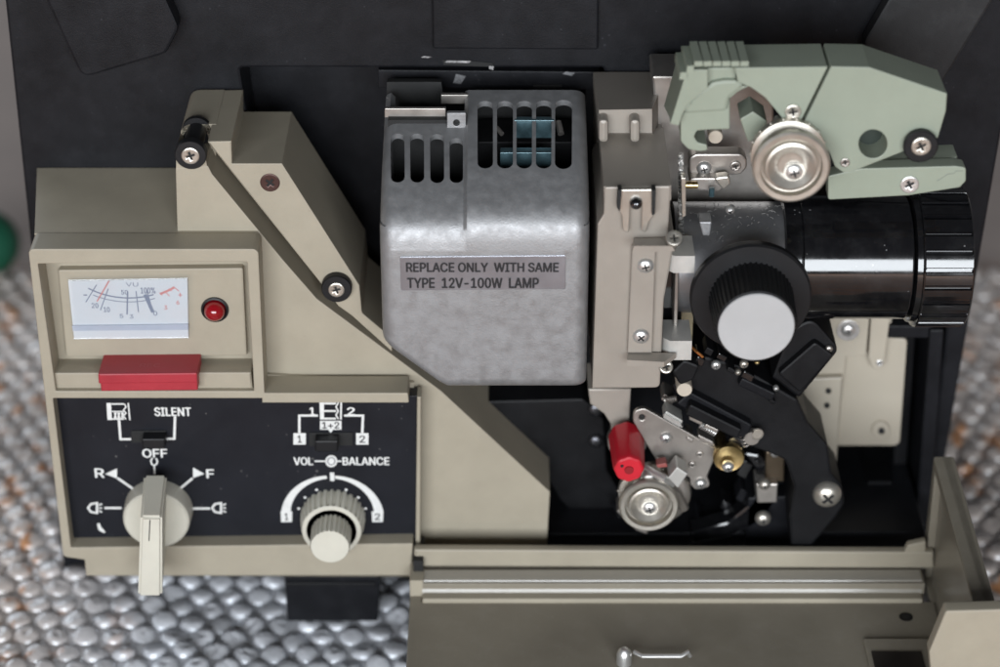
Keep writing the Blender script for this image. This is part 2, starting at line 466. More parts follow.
def wrap_mat():
    m = bpy.data.materials.new('bubble_film'); m.use_nodes = True
    N, L = m.node_tree.nodes, m.node_tree.links
    N.remove(N['Principled BSDF'])
    t = N.new('ShaderNodeTexCoord')
    n = N.new('ShaderNodeTexNoise'); n.inputs['Scale'].default_value = 260; n.inputs['Detail'].default_value = 4
    L.new(t.outputs['Object'], n.inputs[0])
    bp = N.new('ShaderNodeBump'); bp.inputs['Strength'].default_value = 0.4; bp.inputs['Distance'].default_value = 0.002
    L.new(n.outputs['Fac'], bp.inputs['Height'])
    tr = N.new('ShaderNodeBsdfTransparent'); tr.inputs[0].default_value = (0.9, 0.92, 0.97, 1)
    df = N.new('ShaderNodeBsdfDiffuse'); df.inputs[0].default_value = (0.93, 0.94, 0.96, 1)
    # floor showing through is painted into the film colour: warm sides, rust-coloured flecks
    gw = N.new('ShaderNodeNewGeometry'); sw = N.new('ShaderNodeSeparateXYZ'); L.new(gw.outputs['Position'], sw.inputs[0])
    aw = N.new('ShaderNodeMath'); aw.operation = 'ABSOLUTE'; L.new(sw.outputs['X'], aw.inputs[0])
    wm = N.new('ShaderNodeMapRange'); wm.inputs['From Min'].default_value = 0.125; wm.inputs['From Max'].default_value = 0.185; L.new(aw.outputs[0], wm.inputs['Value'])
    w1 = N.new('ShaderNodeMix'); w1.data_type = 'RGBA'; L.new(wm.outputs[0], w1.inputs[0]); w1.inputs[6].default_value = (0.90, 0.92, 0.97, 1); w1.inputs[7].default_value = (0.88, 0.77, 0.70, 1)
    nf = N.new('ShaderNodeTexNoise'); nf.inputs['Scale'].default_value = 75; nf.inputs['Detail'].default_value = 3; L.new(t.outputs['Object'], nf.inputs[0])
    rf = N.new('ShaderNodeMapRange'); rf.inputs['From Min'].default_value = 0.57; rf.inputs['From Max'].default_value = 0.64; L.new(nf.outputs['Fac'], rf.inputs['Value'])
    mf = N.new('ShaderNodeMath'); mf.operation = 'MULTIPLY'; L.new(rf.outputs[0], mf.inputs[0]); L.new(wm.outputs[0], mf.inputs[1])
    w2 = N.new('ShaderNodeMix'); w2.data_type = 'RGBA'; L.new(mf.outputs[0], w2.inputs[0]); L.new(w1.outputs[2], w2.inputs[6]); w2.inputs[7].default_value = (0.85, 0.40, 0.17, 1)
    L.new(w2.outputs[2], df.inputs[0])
    gl = N.new('ShaderNodeBsdfGlossy'); gl.inputs['Roughness'].default_value = 0.28; gl.inputs[0].default_value = (0.9, 0.95, 1, 1)
    for q in (df, gl): L.new(bp.outputs[0], q.inputs['Normal'])
    fr = N.new('ShaderNodeFresnel'); fr.inputs['IOR'].default_value = 1.6; L.new(bp.outputs[0], fr.inputs['Normal'])
    mr = N.new('ShaderNodeMapRange'); mr.inputs['To Min'].default_value = 0.11; mr.inputs['To Max'].default_value = 0.9; L.new(fr.outputs[0], mr.inputs['Value'])
    tl = N.new('ShaderNodeBsdfTranslucent'); tl.inputs[0].default_value = (0.96, 0.96, 0.97, 1)
    dt = N.new('ShaderNodeMixShader'); dt.inputs[0].default_value = 0.22
    L.new(df.outputs[0], dt.inputs[1]); L.new(tl.outputs[0], dt.inputs[2])
    a = N.new('ShaderNodeMixShader'); gx = N.new('ShaderNodeNewGeometry'); sx = N.new('ShaderNodeSeparateXYZ'); L.new(gx.outputs['Position'], sx.inputs[0])
    ab = N.new('ShaderNodeMath'); ab.operation = 'ABSOLUTE'; L.new(sx.outputs['X'], ab.inputs[0])
    ml = N.new('ShaderNodeMapRange'); ml.inputs['From Min'].default_value = 0.165; ml.inputs['From Max'].default_value = 0.115
    ml.inputs['To Min'].default_value = 0.86; ml.inputs['To Max'].default_value = 0.92; L.new(ab.outputs[0], ml.inputs['Value']); L.new(ml.outputs[0], a.inputs[0])
    L.new(tr.outputs[0], a.inputs[1]); L.new(dt.outputs[0], a.inputs[2])
    b = N.new('ShaderNodeMixShader'); L.new(mr.outputs[0], b.inputs[0]); L.new(a.outputs[0], b.inputs[1]); L.new(gl.outputs[0], b.inputs[2])
    L.new(b.outputs[0], N['Material Output'].inputs[0])
    return m
def bubble_wrap():
    rng = np.random.default_rng(5)
    p = 0.0108; V, Fc = [], []
    def h(x, y):
        return 0.0016 * math.sin(x * 31 + 1.3) * math.cos(y * 27) + 0.0012 * math.sin(x * 71 + y * 53)
    x0, x1, y0, y1 = -0.36, 0.36, -0.16, 0.24
    nx, ny = 90, 50
    for j in range(ny + 1):
        for i in range(nx + 1):
            x, y = x0 + (x1 - x0) * i / nx, y0 + (y1 - y0) * j / ny
            V.append((x, y, GZ + h(x, y)))
    for j in range(ny):
        for i in range(nx):
            k = j * (nx + 1) + i; Fc.append((k, k + 1, k + nx + 2, k + nx + 1))
    prof = [(1.0, 0.0), (0.95, 0.38), (0.85, 0.66), (0.70, 0.85), (0.48, 0.95), (0.22, 0.99)]
    ns = 16; row = 0; y = y0
    while y < y1:
        x = x0 + (row % 2) * p / 2
        while x < x1:
            cx, cy = x + rng.normal(0, 0.0004) + 0.003 * math.sin(y * 19), y + rng.normal(0, 0.0004) + 0.003 * math.sin(x * 15)
            if not (-0.15 < cx < 0.14 and cy > 0.03):              # nothing shows under the case
                rad, hh = 0.00485 * rng.uniform(0.9, 1.05), 0.0025 * rng.uniform(0.6, 1.2)
                dent = rng.random() < 0.5; da = rng.uniform(0, 6.28); dd = rng.uniform(0.25, 0.75)
                tx, ty = rng.normal(0, 0.12, 2); k = len(V); z0 = GZ + h(cx, cy) + 0.0002
                for (q, z) in prof:
                    for s in range(ns):
                        a = 2 * math.pi * s / ns; r = rad * q * (1 + 0.03 * math.sin(3 * a + da))
                        zz = hh * z
                        if dent and z > 0.3:
                            zz *= 1 - dd * max(0, math.cos(a - da)) * (0.35 + 0.65 * q) - 0.25 * dd
                            zz += hh * rng.uniform(-0.07, 0.07)
                        zz += z * (tx * r * math.cos(a) + ty * r * math.sin(a))
                        V.append((cx + r * math.cos(a), cy + r * math.sin(a), z0 + max(0, zz)))
                m = len(prof)
                V.append((cx, cy, z0 + hh * (0.45 if dent else 1.0)))
                for u in range(m - 1):
                    for s in range(ns):
                        s2 = (s + 1) % ns
                        Fc.append((k + u * ns + s, k + u * ns + s2, k + (u + 1) * ns + s2, k + (u + 1) * ns + s))
                for s in range(ns): Fc.append((k + (m - 1) * ns + s, k + (m - 1) * ns + (s + 1) % ns, k + m * ns))
            x += p
        y += p * 0.866; row += 1
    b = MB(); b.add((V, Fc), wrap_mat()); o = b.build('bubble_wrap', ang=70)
    o['label'] = 'sheet of clear bubble wrap lying on the floor under the projector'; o['category'] = 'bubble wrap'
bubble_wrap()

bl = MB(); cb = G(-10, 272, GZ); rb = 15.5
bl.add(lathe([(rb * math.sin(R(a)), rb - rb * math.cos(R(a))) for a in range(2, 180, 8)] + [(0, 2 * rb)], cb, (0, 0, 1), 32), mat('deep_green', (0.012, 0.10, 0.055), 0.45))
ob = bl.build('green_ball'); ob['label'] = 'small round dark green object on the floor at the left edge'; ob['category'] = 'ball'

# ================================================================== the projector
PR = root('film_projector', 'beige and black film projector with its front cover folded open, standing on bubble wrap', 'film projector', (0, 0.03, GZ))

# ---- black case
c = MB()
case_px = [(-8, -120), (5, 0), (28, 220), (60, 540), (66, 590), (925, 590), (945, 460), (1000, 140), (1024, 0), (1044, -120)]
bay = [(240, 68), (603, 68), (640, 190), (872, 190), (960, 206), (946, 328), (921, 552), (420, 552), (300, 470)]
c.add(prism(case_px, 0, -22, 2, 1.0, holes=[(bay, 1.0)]), BLACK)
c.add(prism([(x * 0.985 + 7, y) for x, y in case_px], -22.5, -140, 8, 3), BLACK)
c.build('case', PR)
# bay fittings at the right: ridges and rim
b = MB()
b.add(prism([(902, 326), (916, 326), (906, 470), (893, 470)], -8, -22, 0.5), BLACKM)
b.add(prism([(872, 326), (934, 326), (934, 338), (872, 338)], 6, -22, 0.6, 0.4), BLACK)
b.add(prism([(930, 330), (944, 330), (928, 545), (914, 545)], 8, -22, 0.8, 0.6), BLACK)
b.build('bay_ribs', PR)
b = MB()
b.add(prism([(424, 534), (925, 531), (925, 545), (424, 547)], 36, -20, 0.6, 0.5), BLACK)
b.add(prism([(868, 482), (892, 482), (890, 512), (866, 512)], 6, -20, 0.6), BLACKM)
b.add(prism([(560, 505), (760, 500), (860, 512), (920, 520), (922, 546), (556, 546)], 14, -20, 1.5, 0.8), BLACK)
b.build('bay_floor', PR)

# ---- reel arms folded against the case, and the middle plate
for px in ([(30, -60), (46, 0), (82, 79), (166, 54), (179, 28), (160, -14), (140, -60)], ):
    b = MB(); b.add(prism(px, 9, 0.5, [0, 0, 4, 4, 4, 0, 0], 1.0), BLACK); 
    b.build('reel_arm', PR)
b = MB(); b.add(prism([(905, -70), (893, -8), (864, 42), (872, 110), (940, 88), (992, 2), (1028, -70)], 7, 0.5, [0, 3, 4, 3, 3, 0, 0], 1.0), mat('reel_arm_black', (0.020, 0.020, 0.021), 0.5, spec=0.25, var=0.15, bump=0.15, bscale=2200, dust=0.15, dustcol=(0.1, 0.1, 0.1)))
b.build('reel_arm', PR)
b = MB(); b.add(prism([(431, -60), (599, -60), (598, 50), (433, 49)], 2.5, 0.3, 0.8, 0.6), BLACK); b.build('name_plate_blank', PR)
# strip behind the lamp cover: catch slots with worn paint
b = MB()
b.add(prism([(378, 70), (600, 72), (600, 90), (378, 88)], -2, -22, 0.5), BLACK)
b.add(fillpoly([[(442, 60), (470, 61), (492, 63), (495, 67), (444, 65)]], 0.35), DARKSL)
b.add(fillpoly([[(447, 60.5), (471, 61), (469, 63), (445, 62.5)]], 0.5), mat('worn_paint', (0.30, 0.29, 0.29), 0.6, var=0.8, vscale=700))
b.add(fillpoly([[(489, 66), (494, 66.5), (493, 70), (489, 69)], [(424, 56), (432, 57), (428, 58), (421, 57.5)]], 0.5), bpy.data.materials['worn_paint'])
b.add(fillpoly([[(566, 71.5), (575, 73), (572, 76), (562, 74)], [(456, 74), (466, 76), (461, 84), (453, 83)]], -1.8), mat('scuffed_paint', (0.13, 0.13, 0.135), 0.6, var=0.7, vscale=900))
for x0, x1, y in ((412, 430, 83), (533, 562, 85)):
    b.add(prism([(x0, y), (x1, y), (x1, y + 5), (x0, y + 5)], -1.4, -4, 0.2, 0.1), DARKSL)
b.build('cover_catch', PR)
b = MB()
b.add(prism([(585, 84), (604, 84), (610, 400), (575, 400)], -4, -22, 0), BLACKM)
b.build('bay_divider', PR)

# ---- beige control housing
fr = [(28, 249), (254, 249), (258.5, 252), (264.5, 393), (408, 393), (409, 403), (262, 403), (262, 398.5), (53, 398.5), (71, 547.5), (413, 543.5), (411, 577), (86, 576), (84.5, 560), (63, 557)]
bayM = [(38, 264), (247, 262), (254, 391), (56, 391)]
h = MB()
h.add(prism(fr, 55, 43.5, [2.2, 1.5, 2, 0, .6, .6, 0, 0, .5, .5, 0.5, .8, .5, 0.5, 2], 0.45, holes=[(bayM, 0.4)]), BEIGE)
h.add(loft([(28.6, 249.6), (255, 249.6), (262, 392), (413, 400), (413, 545), (410, 576), (86, 575), (64, 556)], 43.6,
           [(37, 168), (252, 168), (255, 300), (400, 320), (400, 500), (400, 500), (86, 500), (66, 500)], 0.5, at=55), BEIGE)
# meter bay lining, the raised meter bezel and the step that carries the red button
h.add(prism([(58, 270), (243, 268), (247, 356), (66, 357)], 46.5, 43, 0.8, 0.5), BEIGE)
h.add(prism([(53, 373), (251, 372.5), (253, 392), (56, 392)], 53, 43, 0.3, 0.5), BEIGE)
h.build('control_housing', PR)
# right edge strip of the control panel and the panel itself
b = MB()
b.add(prism([(47, 392), (421, 396), (418.5, 548), (66, 552)], 49, 43.2, 0.3, 0.2), PANEL)
CP = b.build('control_panel', PR)
b = MB(); b.add(prism([(417.0, 397), (421.3, 397), (420, 547), (415.6, 547)], 51, 44, 0.2, 0.3), BEIGE); b.build('panel_edge', CP)

# ---- lettering on the panel
D = 49.08
t = MB()
T = lambda *a, **k: t.add(text(*a, **k), WHITEP)
K = lambda *a, **k: t.add(stroke(*a, **k), WHITEP)
T('SILENT', 155, 407.5, 190.5, 416, D, 0.045)
K([(175, 416.5), (174.3, 438.8), (166, 438.8)], 0.85, D); K([(119, 420), (120.5, 439.2), (131, 439.2)], 0.85, D)
# film frame with sound track
t.add(fillpoly([[(106.5, 403), (111, 403), (112, 420), (107.5, 420)]], D), WHITEP)
K([(111.5, 404), (124, 404)], 0.6, D); K([(111.8, 411.5), (124, 411.5)], 0.45, D); K([(112, 419), (124, 419)], 0.6, D)
K([(124.2, 403.7), (126, 407), (123.5, 410), (126, 413), (123.5, 416), (126, 419.4)], 0.45, D); K([(128.2, 403), (129.8, 420)], 0.5, D)
for x in (114.5, 118.0, 121.6): K([(x, 412.6), (x + 1.7, 418)], 0.5, D); K([(x + 1.7, 412.6), (x, 418)], 0.5, D - 0.02)
T('OFF', 143, 449, 166.5, 457.5, D, 0.045)
K([(152.4, 457.9), (150.8, 461), (152, 464.6), (154.4, 465.4), (156.7, 464), (157.4, 461), (156, 458.2)], 0.55, D)
K([(154.3, 465.8), (154.6, 474)], 0.6, D)
T('R', 95.5, 468.5, 103.5, 477.5, D, 0.045); T('F', 207, 469.5, 213.5, 478, D, 0.045)
t.add(fillpoly([[(105, 474), (117, 468.5), (117, 478.5)]], D), WHITEP); t.add(fillpoly([[(193, 467.5), (204.5, 474), (193, 478)]], D), WHITEP)
K([(117.4, 478), (134, 489.5)], 0.9, D); K([(192.6, 478.2), (179, 489.5)], 0.9, D)
K([(104.5, 508), (121.5, 508)], 0.9, D); K([(192, 508.5), (210, 508.5)], 0.9, D)
for x, s in ((87, 1), (211, 1)):                                     # lamp symbols
    K([(x + 10, 503), (x + 4, 504), (x + 1, 508), (x + 4, 512), (x + 10, 513)], 0.75, D, closed=True)
    for dy in (-3.4, 0, 3.4): K([(x + 11.8, 508 + dy * 0.8), (x + 15, 508 + dy * 1.25)], 0.55, D)
t.add(fillpoly([[(97, 524), (99.5, 523), (101, 527), (105.5, 532), (104, 533), (98.5, 530)]], D), WHITEP)
# track switch 1 / 1+2 / 2
T('1', 310, 407.5, 314.5, 415, D, 0.05); T('2', 347.5, 407.5, 354.5, 415, D, 0.05)
K([(318, 415.6), (299.3, 415.6), (299.3, 433)], 0.85, D); K([(344, 415.6), (363, 415.6), (362.2, 433)], 0.85, D)
for x, s in ((299.6, '1'), (362.3, '2')):
    t.add(fillpoly([[(x - 6.2, 433.2), (x + 6.2, 433.2), (x + 6.2, 444.6), (x - 6.2, 444.6)]], D + 0.02), WHITEP)
    t.add(text(s, x - (1.6 if s == '1' else 2.6), 435.6, x + (1.6 if s == '1' else 2.6), 442.6, D + 0.08, 0.03), INK)
t.add(fillpoly([[(319.3, 398), (324, 398), (324, 419.5), (320, 419.5)]], D), WHITEP)
for y in (403.5, 411, 418.6): K([(324.2, y), (336, y)], 0.75, D)
K([(336.2, 399), (338.2, 403), (336, 407), (338.2, 411), (336, 415), (338.2, 419)], 0.5, D); K([(341.2, 399), (340.8, 419.5)], 0.6, D)
t.add(fillpoly([[(320, 420.8), (341.5, 420.8), (341.5, 429.6), (333, 429.8), (330.8, 433.8), (328.5, 429.8), (320, 429.6)]], D), WHITEP)
t.add(text('1+2', 322.4, 422, 339, 428.4, D + 0.06, 0.03), INK)
T('VOL', 294, 457.3, 312.5, 465, D, 0.045); T('BALANCE', 343, 457.3, 389, 465, D, 0.045)
K([(314.5, 461.2), (325.8, 461.2)], 0.6, D); K([(337, 461.2), (341.5, 461.2)], 0.6, D)
t.add(fillpoly([circle((331.3, 461.2), 6, 24)], D), WHITEP)
t.add(stroke(circle((331.3, 461.2), 3.6, 20), 0.5, D + 0.06, closed=True), mat('grey_print', (0.25, 0.25, 0.26), 0.6))
# volume scale: two tapering arcs, ticks and end boxes
vc = P(332.5, 516, D); rx = 46.6 * mm_per_px(D, 516)
def arc(a0, a1, w0, w1):
    L_, R_ = [], []
    for i in range(25):
        a = R(a0 + (a1 - a0) * i / 24); w = (w0 + (w1 - w0) * i / 24) / 2000
        L_.append((vc.x + (rx + w) * math.cos(a), vc.z + (rx + w) * math.sin(a))); R_.append((vc.x + (rx - w) * math.cos(a), vc.z + (rx - w) * math.sin(a)))
    v = [(p[0], -D / 1000, p[1]) for p in L_ + R_]
    return v, [(i, i + 1, 26 + i, 25 + i) for i in range(24)]
t.add(arc(176, 95, 3.3, 1.2), WHITEP); t.add(arc(4, 85, 3.3, 1.2), WHITEP)
K([(332, 472.5), (332.3, 481)], 1.5, D)
for a in (165, 140, 115, 65, 40, 15):
    q = (vc.x + (rx - 0.0042) * math.cos(R(a)), vc.z + (rx - 0.0042) * math.sin(R(a)))
    t.add(flat([[(q[0] + 0.0005 * math.cos(k), q[1] + 0.0005 * math.sin(k)) for k in [i * math.pi / 5 for i in range(10)]]], D), WHITEP)
for x, s in ((286.5, '1'), (377.5, '2')):
    t.add(fillpoly([[(x - 5.8, 511.4), (x + 5.8, 511.4), (x + 5.4, 522), (x - 5.4, 522)]], D + 0.02), WHITEP)
    t.add(text(s, x - (1.3 if s == '1' else 2.3), 513.4, x + (1.3 if s == '1' else 2.3), 520, D + 0.08, 0.03), INK)
t.build('lettering', CP)

# ---- slide switches
for (x0, x1, y0, y1, k0, k1) in ((131, 166, 431, 443, 142, 165), (309, 353, 433, 446, 315, 338)):
    b = MB(); b.add(prism([(x0, y0), (x1, y0), (x1, y1), (x0, y1)], 49.5, 48, 0.3, 0.2), DARKSL)
    s_ = b.build('slide_switch', PR)
    b = MB(); b.add(prism([(k0, y0 + 8), (k1, y0 + 8), (k1, y1 + 6), (k0, y1 + 6)], 54, 48, 0.4, 0.5), RUBBER); b.build('slider', s_)

# ---- mode selector
cx, cy = 156, 521
dz = P(cx, cy, 57)
b = MB(); b.add(lathe([(11.9, -8.5), (11.7, -2), (11.4, -0.6), (10.7, 0), (0, 0)], dz, n=64), IVORY)
SK = b.build('mode_selector', PR)
b = MB()
b.add(loft([(140.5, 517), (162, 517), (162, 597), (138, 597)], 78, [(144, 474), (167, 474), (165, 556), (142, 556)], 56), IVORY)
v, f = b.v[-8:], b.f
bm = bmesh.new()
vs = [bm.verts.new(p) for p in b.v]; [bm.faces.new([vs[i] for i in q]) for q in b.f]
bmesh.ops.recalc_face_normals(bm, faces=bm.faces); bmesh.ops.bevel(bm, geom=bm.edges[:], offset=0.0009, segments=3, affect='EDGES')
bm.verts.index_update(); b = MB(); b.add(([v.co.copy() for v in bm.verts], [tuple(v.index for v in q.verts) for q in bm.faces]), IVORY); bm.free()
b.add(stroke([(150, 520), (149, 541)], 0.35, 78.06), INK)
b.build('pointer', SK)

# ---- volume and balance knobs
vcw = P(331.5, 531, 58)
ribk = lambda n, dpt: (lambda a, r, h: r - (dpt if (r > 6 and math.cos(n * a) > 0.2) else 0))
b = MB(); b.add(lathe([(11.4, -9.5), (11.2, -5), (10.5, -1.0), (10.3, -0.3), (9.9, 0.0), (8.7, 0.0)], vcw, n=192, rib=lambda a, r, h: r - (0.75 if (h < -0.6 and math.cos(30 * a) > 0.35) else 0)), IVORY)
b.add(lathe([(8.7, 0.0), (8.5, -0.9), (0, -0.9)], vcw, n=64), GLOSSB)
b.add(([P(x, y, 57.25) for x, y in ((342.5, 517.5), (345, 513.5), (348.5, 512.5), (347, 516.5))], [(0, 1, 2, 3)]), WHITEP)
VK = b.build('volume_knob', PR)
b = MB(); b.add(lathe([(7.0, -0.9), (6.9, 8.7), (6.5, 9.5), (0, 9.6)], vcw, n=144, rib=lambda a, r, h: r - (0.5 if (h < 9.5 and math.cos(26 * a) > 0.25) else 0)), IVORY)
b.build('balance_knob', VK)

# ---- level meter
m = MB()
D = 47.2
m.add(prism([(68, 281), (187.5, 279), (188.5, 338), (74, 339)], D, 45, 0.4, 0.2), DIAL)
LM = m.build('level_meter', PR)
t = MB(); D += 0.08
ac = lambda u, r: (129 + r * 78 * math.sin(u), 232 + r * 66 * math.cos(u) )      # arc drawn round a centre above the window
arcp = lambda a0, a1, r: [ac(a0 + (a1 - a0) * i / 14, r) for i in range(15)]
t.add(stroke(arcp(-0.55, 0.32, 1.0), 0.5, D), BLUEP); t.add(stroke(arcp(-0.45, 0.32, 1.06), 0.3, D), BLUEP)
for u, l, w in ((-0.48, 1.2, .35), (-0.3, 1.24, .35), (-0.02, 1.25, .5), (0.1, 1.22, .35), (0.25, 1.2, .35)):
    t.add(stroke([ac(u, 0.9), ac(u, l)], w, D + 0.03), BLUEP)
t.add(stroke([(145, 294.5), (153, 312.5)], 1.2, D + 0.04), BLUEP)
t.add(stroke(arcp(0.40, 0.60, 1.02), 0.8, D), REDP)
for u in (0.40, 0.47, 0.53, 0.60): t.add(stroke([ac(u, 1.0), ac(u + 0.02, 1.10 if u in (.47, .60) else 1.05)], 0.3, D + 0.03), REDP)
t.add(text('20', 92, 303, 98, 308, D), BLUEP); t.add(text('10', 104, 307, 109.5, 312, D), BLUEP); t.add(text('5', 120, 314, 123, 318, D), BLUEP)
t.add(text('3', 130, 314.5, 133, 318.5, D), BLUEP); t.add(text('0', 153.5, 311, 157, 315.5, D), BLUEP)
t.add(text('3', 164.5, 305.5, 167, 309.5, D), REDP); t.add(text('6', 176.5, 300.5, 179, 304.5, D), REDP)
t.add(text('50', 121.5, 290, 127.5, 294.5, D), BLUEP); t.add(text('100%', 141, 287.5, 155, 293.5, D), BLUEP)
t.add(text('VU', 126, 282.5, 138, 286.5, D, 0.02), BLUEP); t.add(text('-', 83.5, 294.5, 87, 295.6, D), BLUEP); t.add(text('+', 178.5, 293, 182, 297, D), REDP)
t.build('meter_scale', LM)
b = MB(); b.add(stroke([(109, 281), (97, 301.5)], 0.4, D + 0.5), REDP); b.build('needle', LM)
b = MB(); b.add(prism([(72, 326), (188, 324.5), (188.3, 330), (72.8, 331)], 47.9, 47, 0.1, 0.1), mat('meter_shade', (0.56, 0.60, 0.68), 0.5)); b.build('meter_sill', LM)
b = MB(); b.add(prism([(67.5, 280), (188.5, 278), (189.5, 339), (73, 340)], 49.6, 48.9, 0.4, 0.2), CLEAR); b.build('meter_glass', LM)

# ---- red lamp and red button
b = MB(); pl = P(215, 309, 46.4)
b.add(lathe([(4.7, -1), (4.6, 0.8), (4.0, 1.0), (3.5, 0.2)], pl, n=40), RUBBER)
IL = b.build('indicator_lamp', PR)
b = MB(); b.add(lathe([(3.6, 0), (3.5, 1.5)] + [(3.5 * math.cos(R(a)), 1.5 + 3.2 * math.sin(R(a))) for a in (20, 40, 60, 75, 85)] + [(0, 4.7)], pl, n=32), LEDR); b.build('lamp_lens', IL)
b = MB(); b.add(prism([(99.5, 375), (197, 374), (198, 390.5), (101, 391.5)], 57.5, 46, [0.4, .4, .6, .6], 0.5), REDB)
b.add(prism([(98, 374), (197, 373), (197.5, 383), (98.5, 384)], 59, 46, 0.5, 0.5), REDB)
RB = b.build('record_button', PR)
b = MB()
def lie(vf, d_from, z0, x0):                                         # lay upright lettering flat on a top face
    v, f = vf; zs = [p[2] for p in v]; z_ = min(zs)
    return [(p[0], -(d_from - (p[2] - z_) * 1000 * 0.9) / 1000, z0) for p in v], f
b.add(lie(text('REC', 138, 366, 158, 373, 59, 0.02), 55, Zp(373.6, 59) + 0.00008, 0), mat('faded_pink', (0.40, 0.075, 0.085), 0.6)); b.build('button_lettering', RB)

# ---- front body and film guide arm (beige)
b = MB()
b.add(prism([(175.5, 168), (208, 166), (212, 174), (283, 260), (317, 299), (441, 391), (550, 492), (547, 545), (404, 548), (300, 500), (255, 380), (250, 260), (178, 262)], 42, 0.5, 0.4, 0.4), BEIGE)
b.build('front_body', PR)
b = MB()
b.add(prism([(207, 141.5), (231.5, 141), (232, 163.5), (282, 163.5), (359.5, 285.5), (362, 313), (392, 338), (392, 352), (352, 316), (338, 306), (318, 280)], 42, 1.5, [.3, .3, .2, .4, 1.5, 2, 0, 0, .5, 1, .5], 0.4), BEIGE)
b.add(prism([(175.8, 141.3), (212, 141.03), (212, 186), (175.8, 186)], 29, 1.5, [4.0, 0, 0, 0], 0.12, holes=[(circle((191.2, 157.5), 13.0), 0)], at=42), BEIGE)
b.add(prism([(176, 150), (184, 160), (206, 160), (208, 172), (176, 172)], 41.9, 29.2, 0, 0.2), BEIGE)
b.build('film_guide_arm', PR)
GA = PR
def roller(px, py, d, rpx, sr, ln):
    s = mm_per_px(d, py) * 1000; r = rpx * s
    b = MB(); b.add(lathe([(r * 0.62, -ln), (r * 0.62, -3.2), (r, -3.0), (r, -0.5), (r * 0.94, 0), (r * 0.6, 0.05), (0, 0.05)], P(px, py, d), n=40), RUBBER)
    b.add(lathe([(r * 0.95, -ln), (r * 0.95, -ln + 2), (r * .62, -ln + 2)], P(px, py, d), n=40), RUBBER)
    o = b.build('guide_roller', PR); screw(px, py, d + 0.1, sr, o, NICKEL, 0.6)
    return o
roller(190.5, 155.5, 47, 16, 9.2, 20)
roller(336.5, 289.5, 45, 15.3, 8.2, 18)
screw(270, 182.5, 42.0, 10, PR, COPPER, 0.35, rot=0.9)

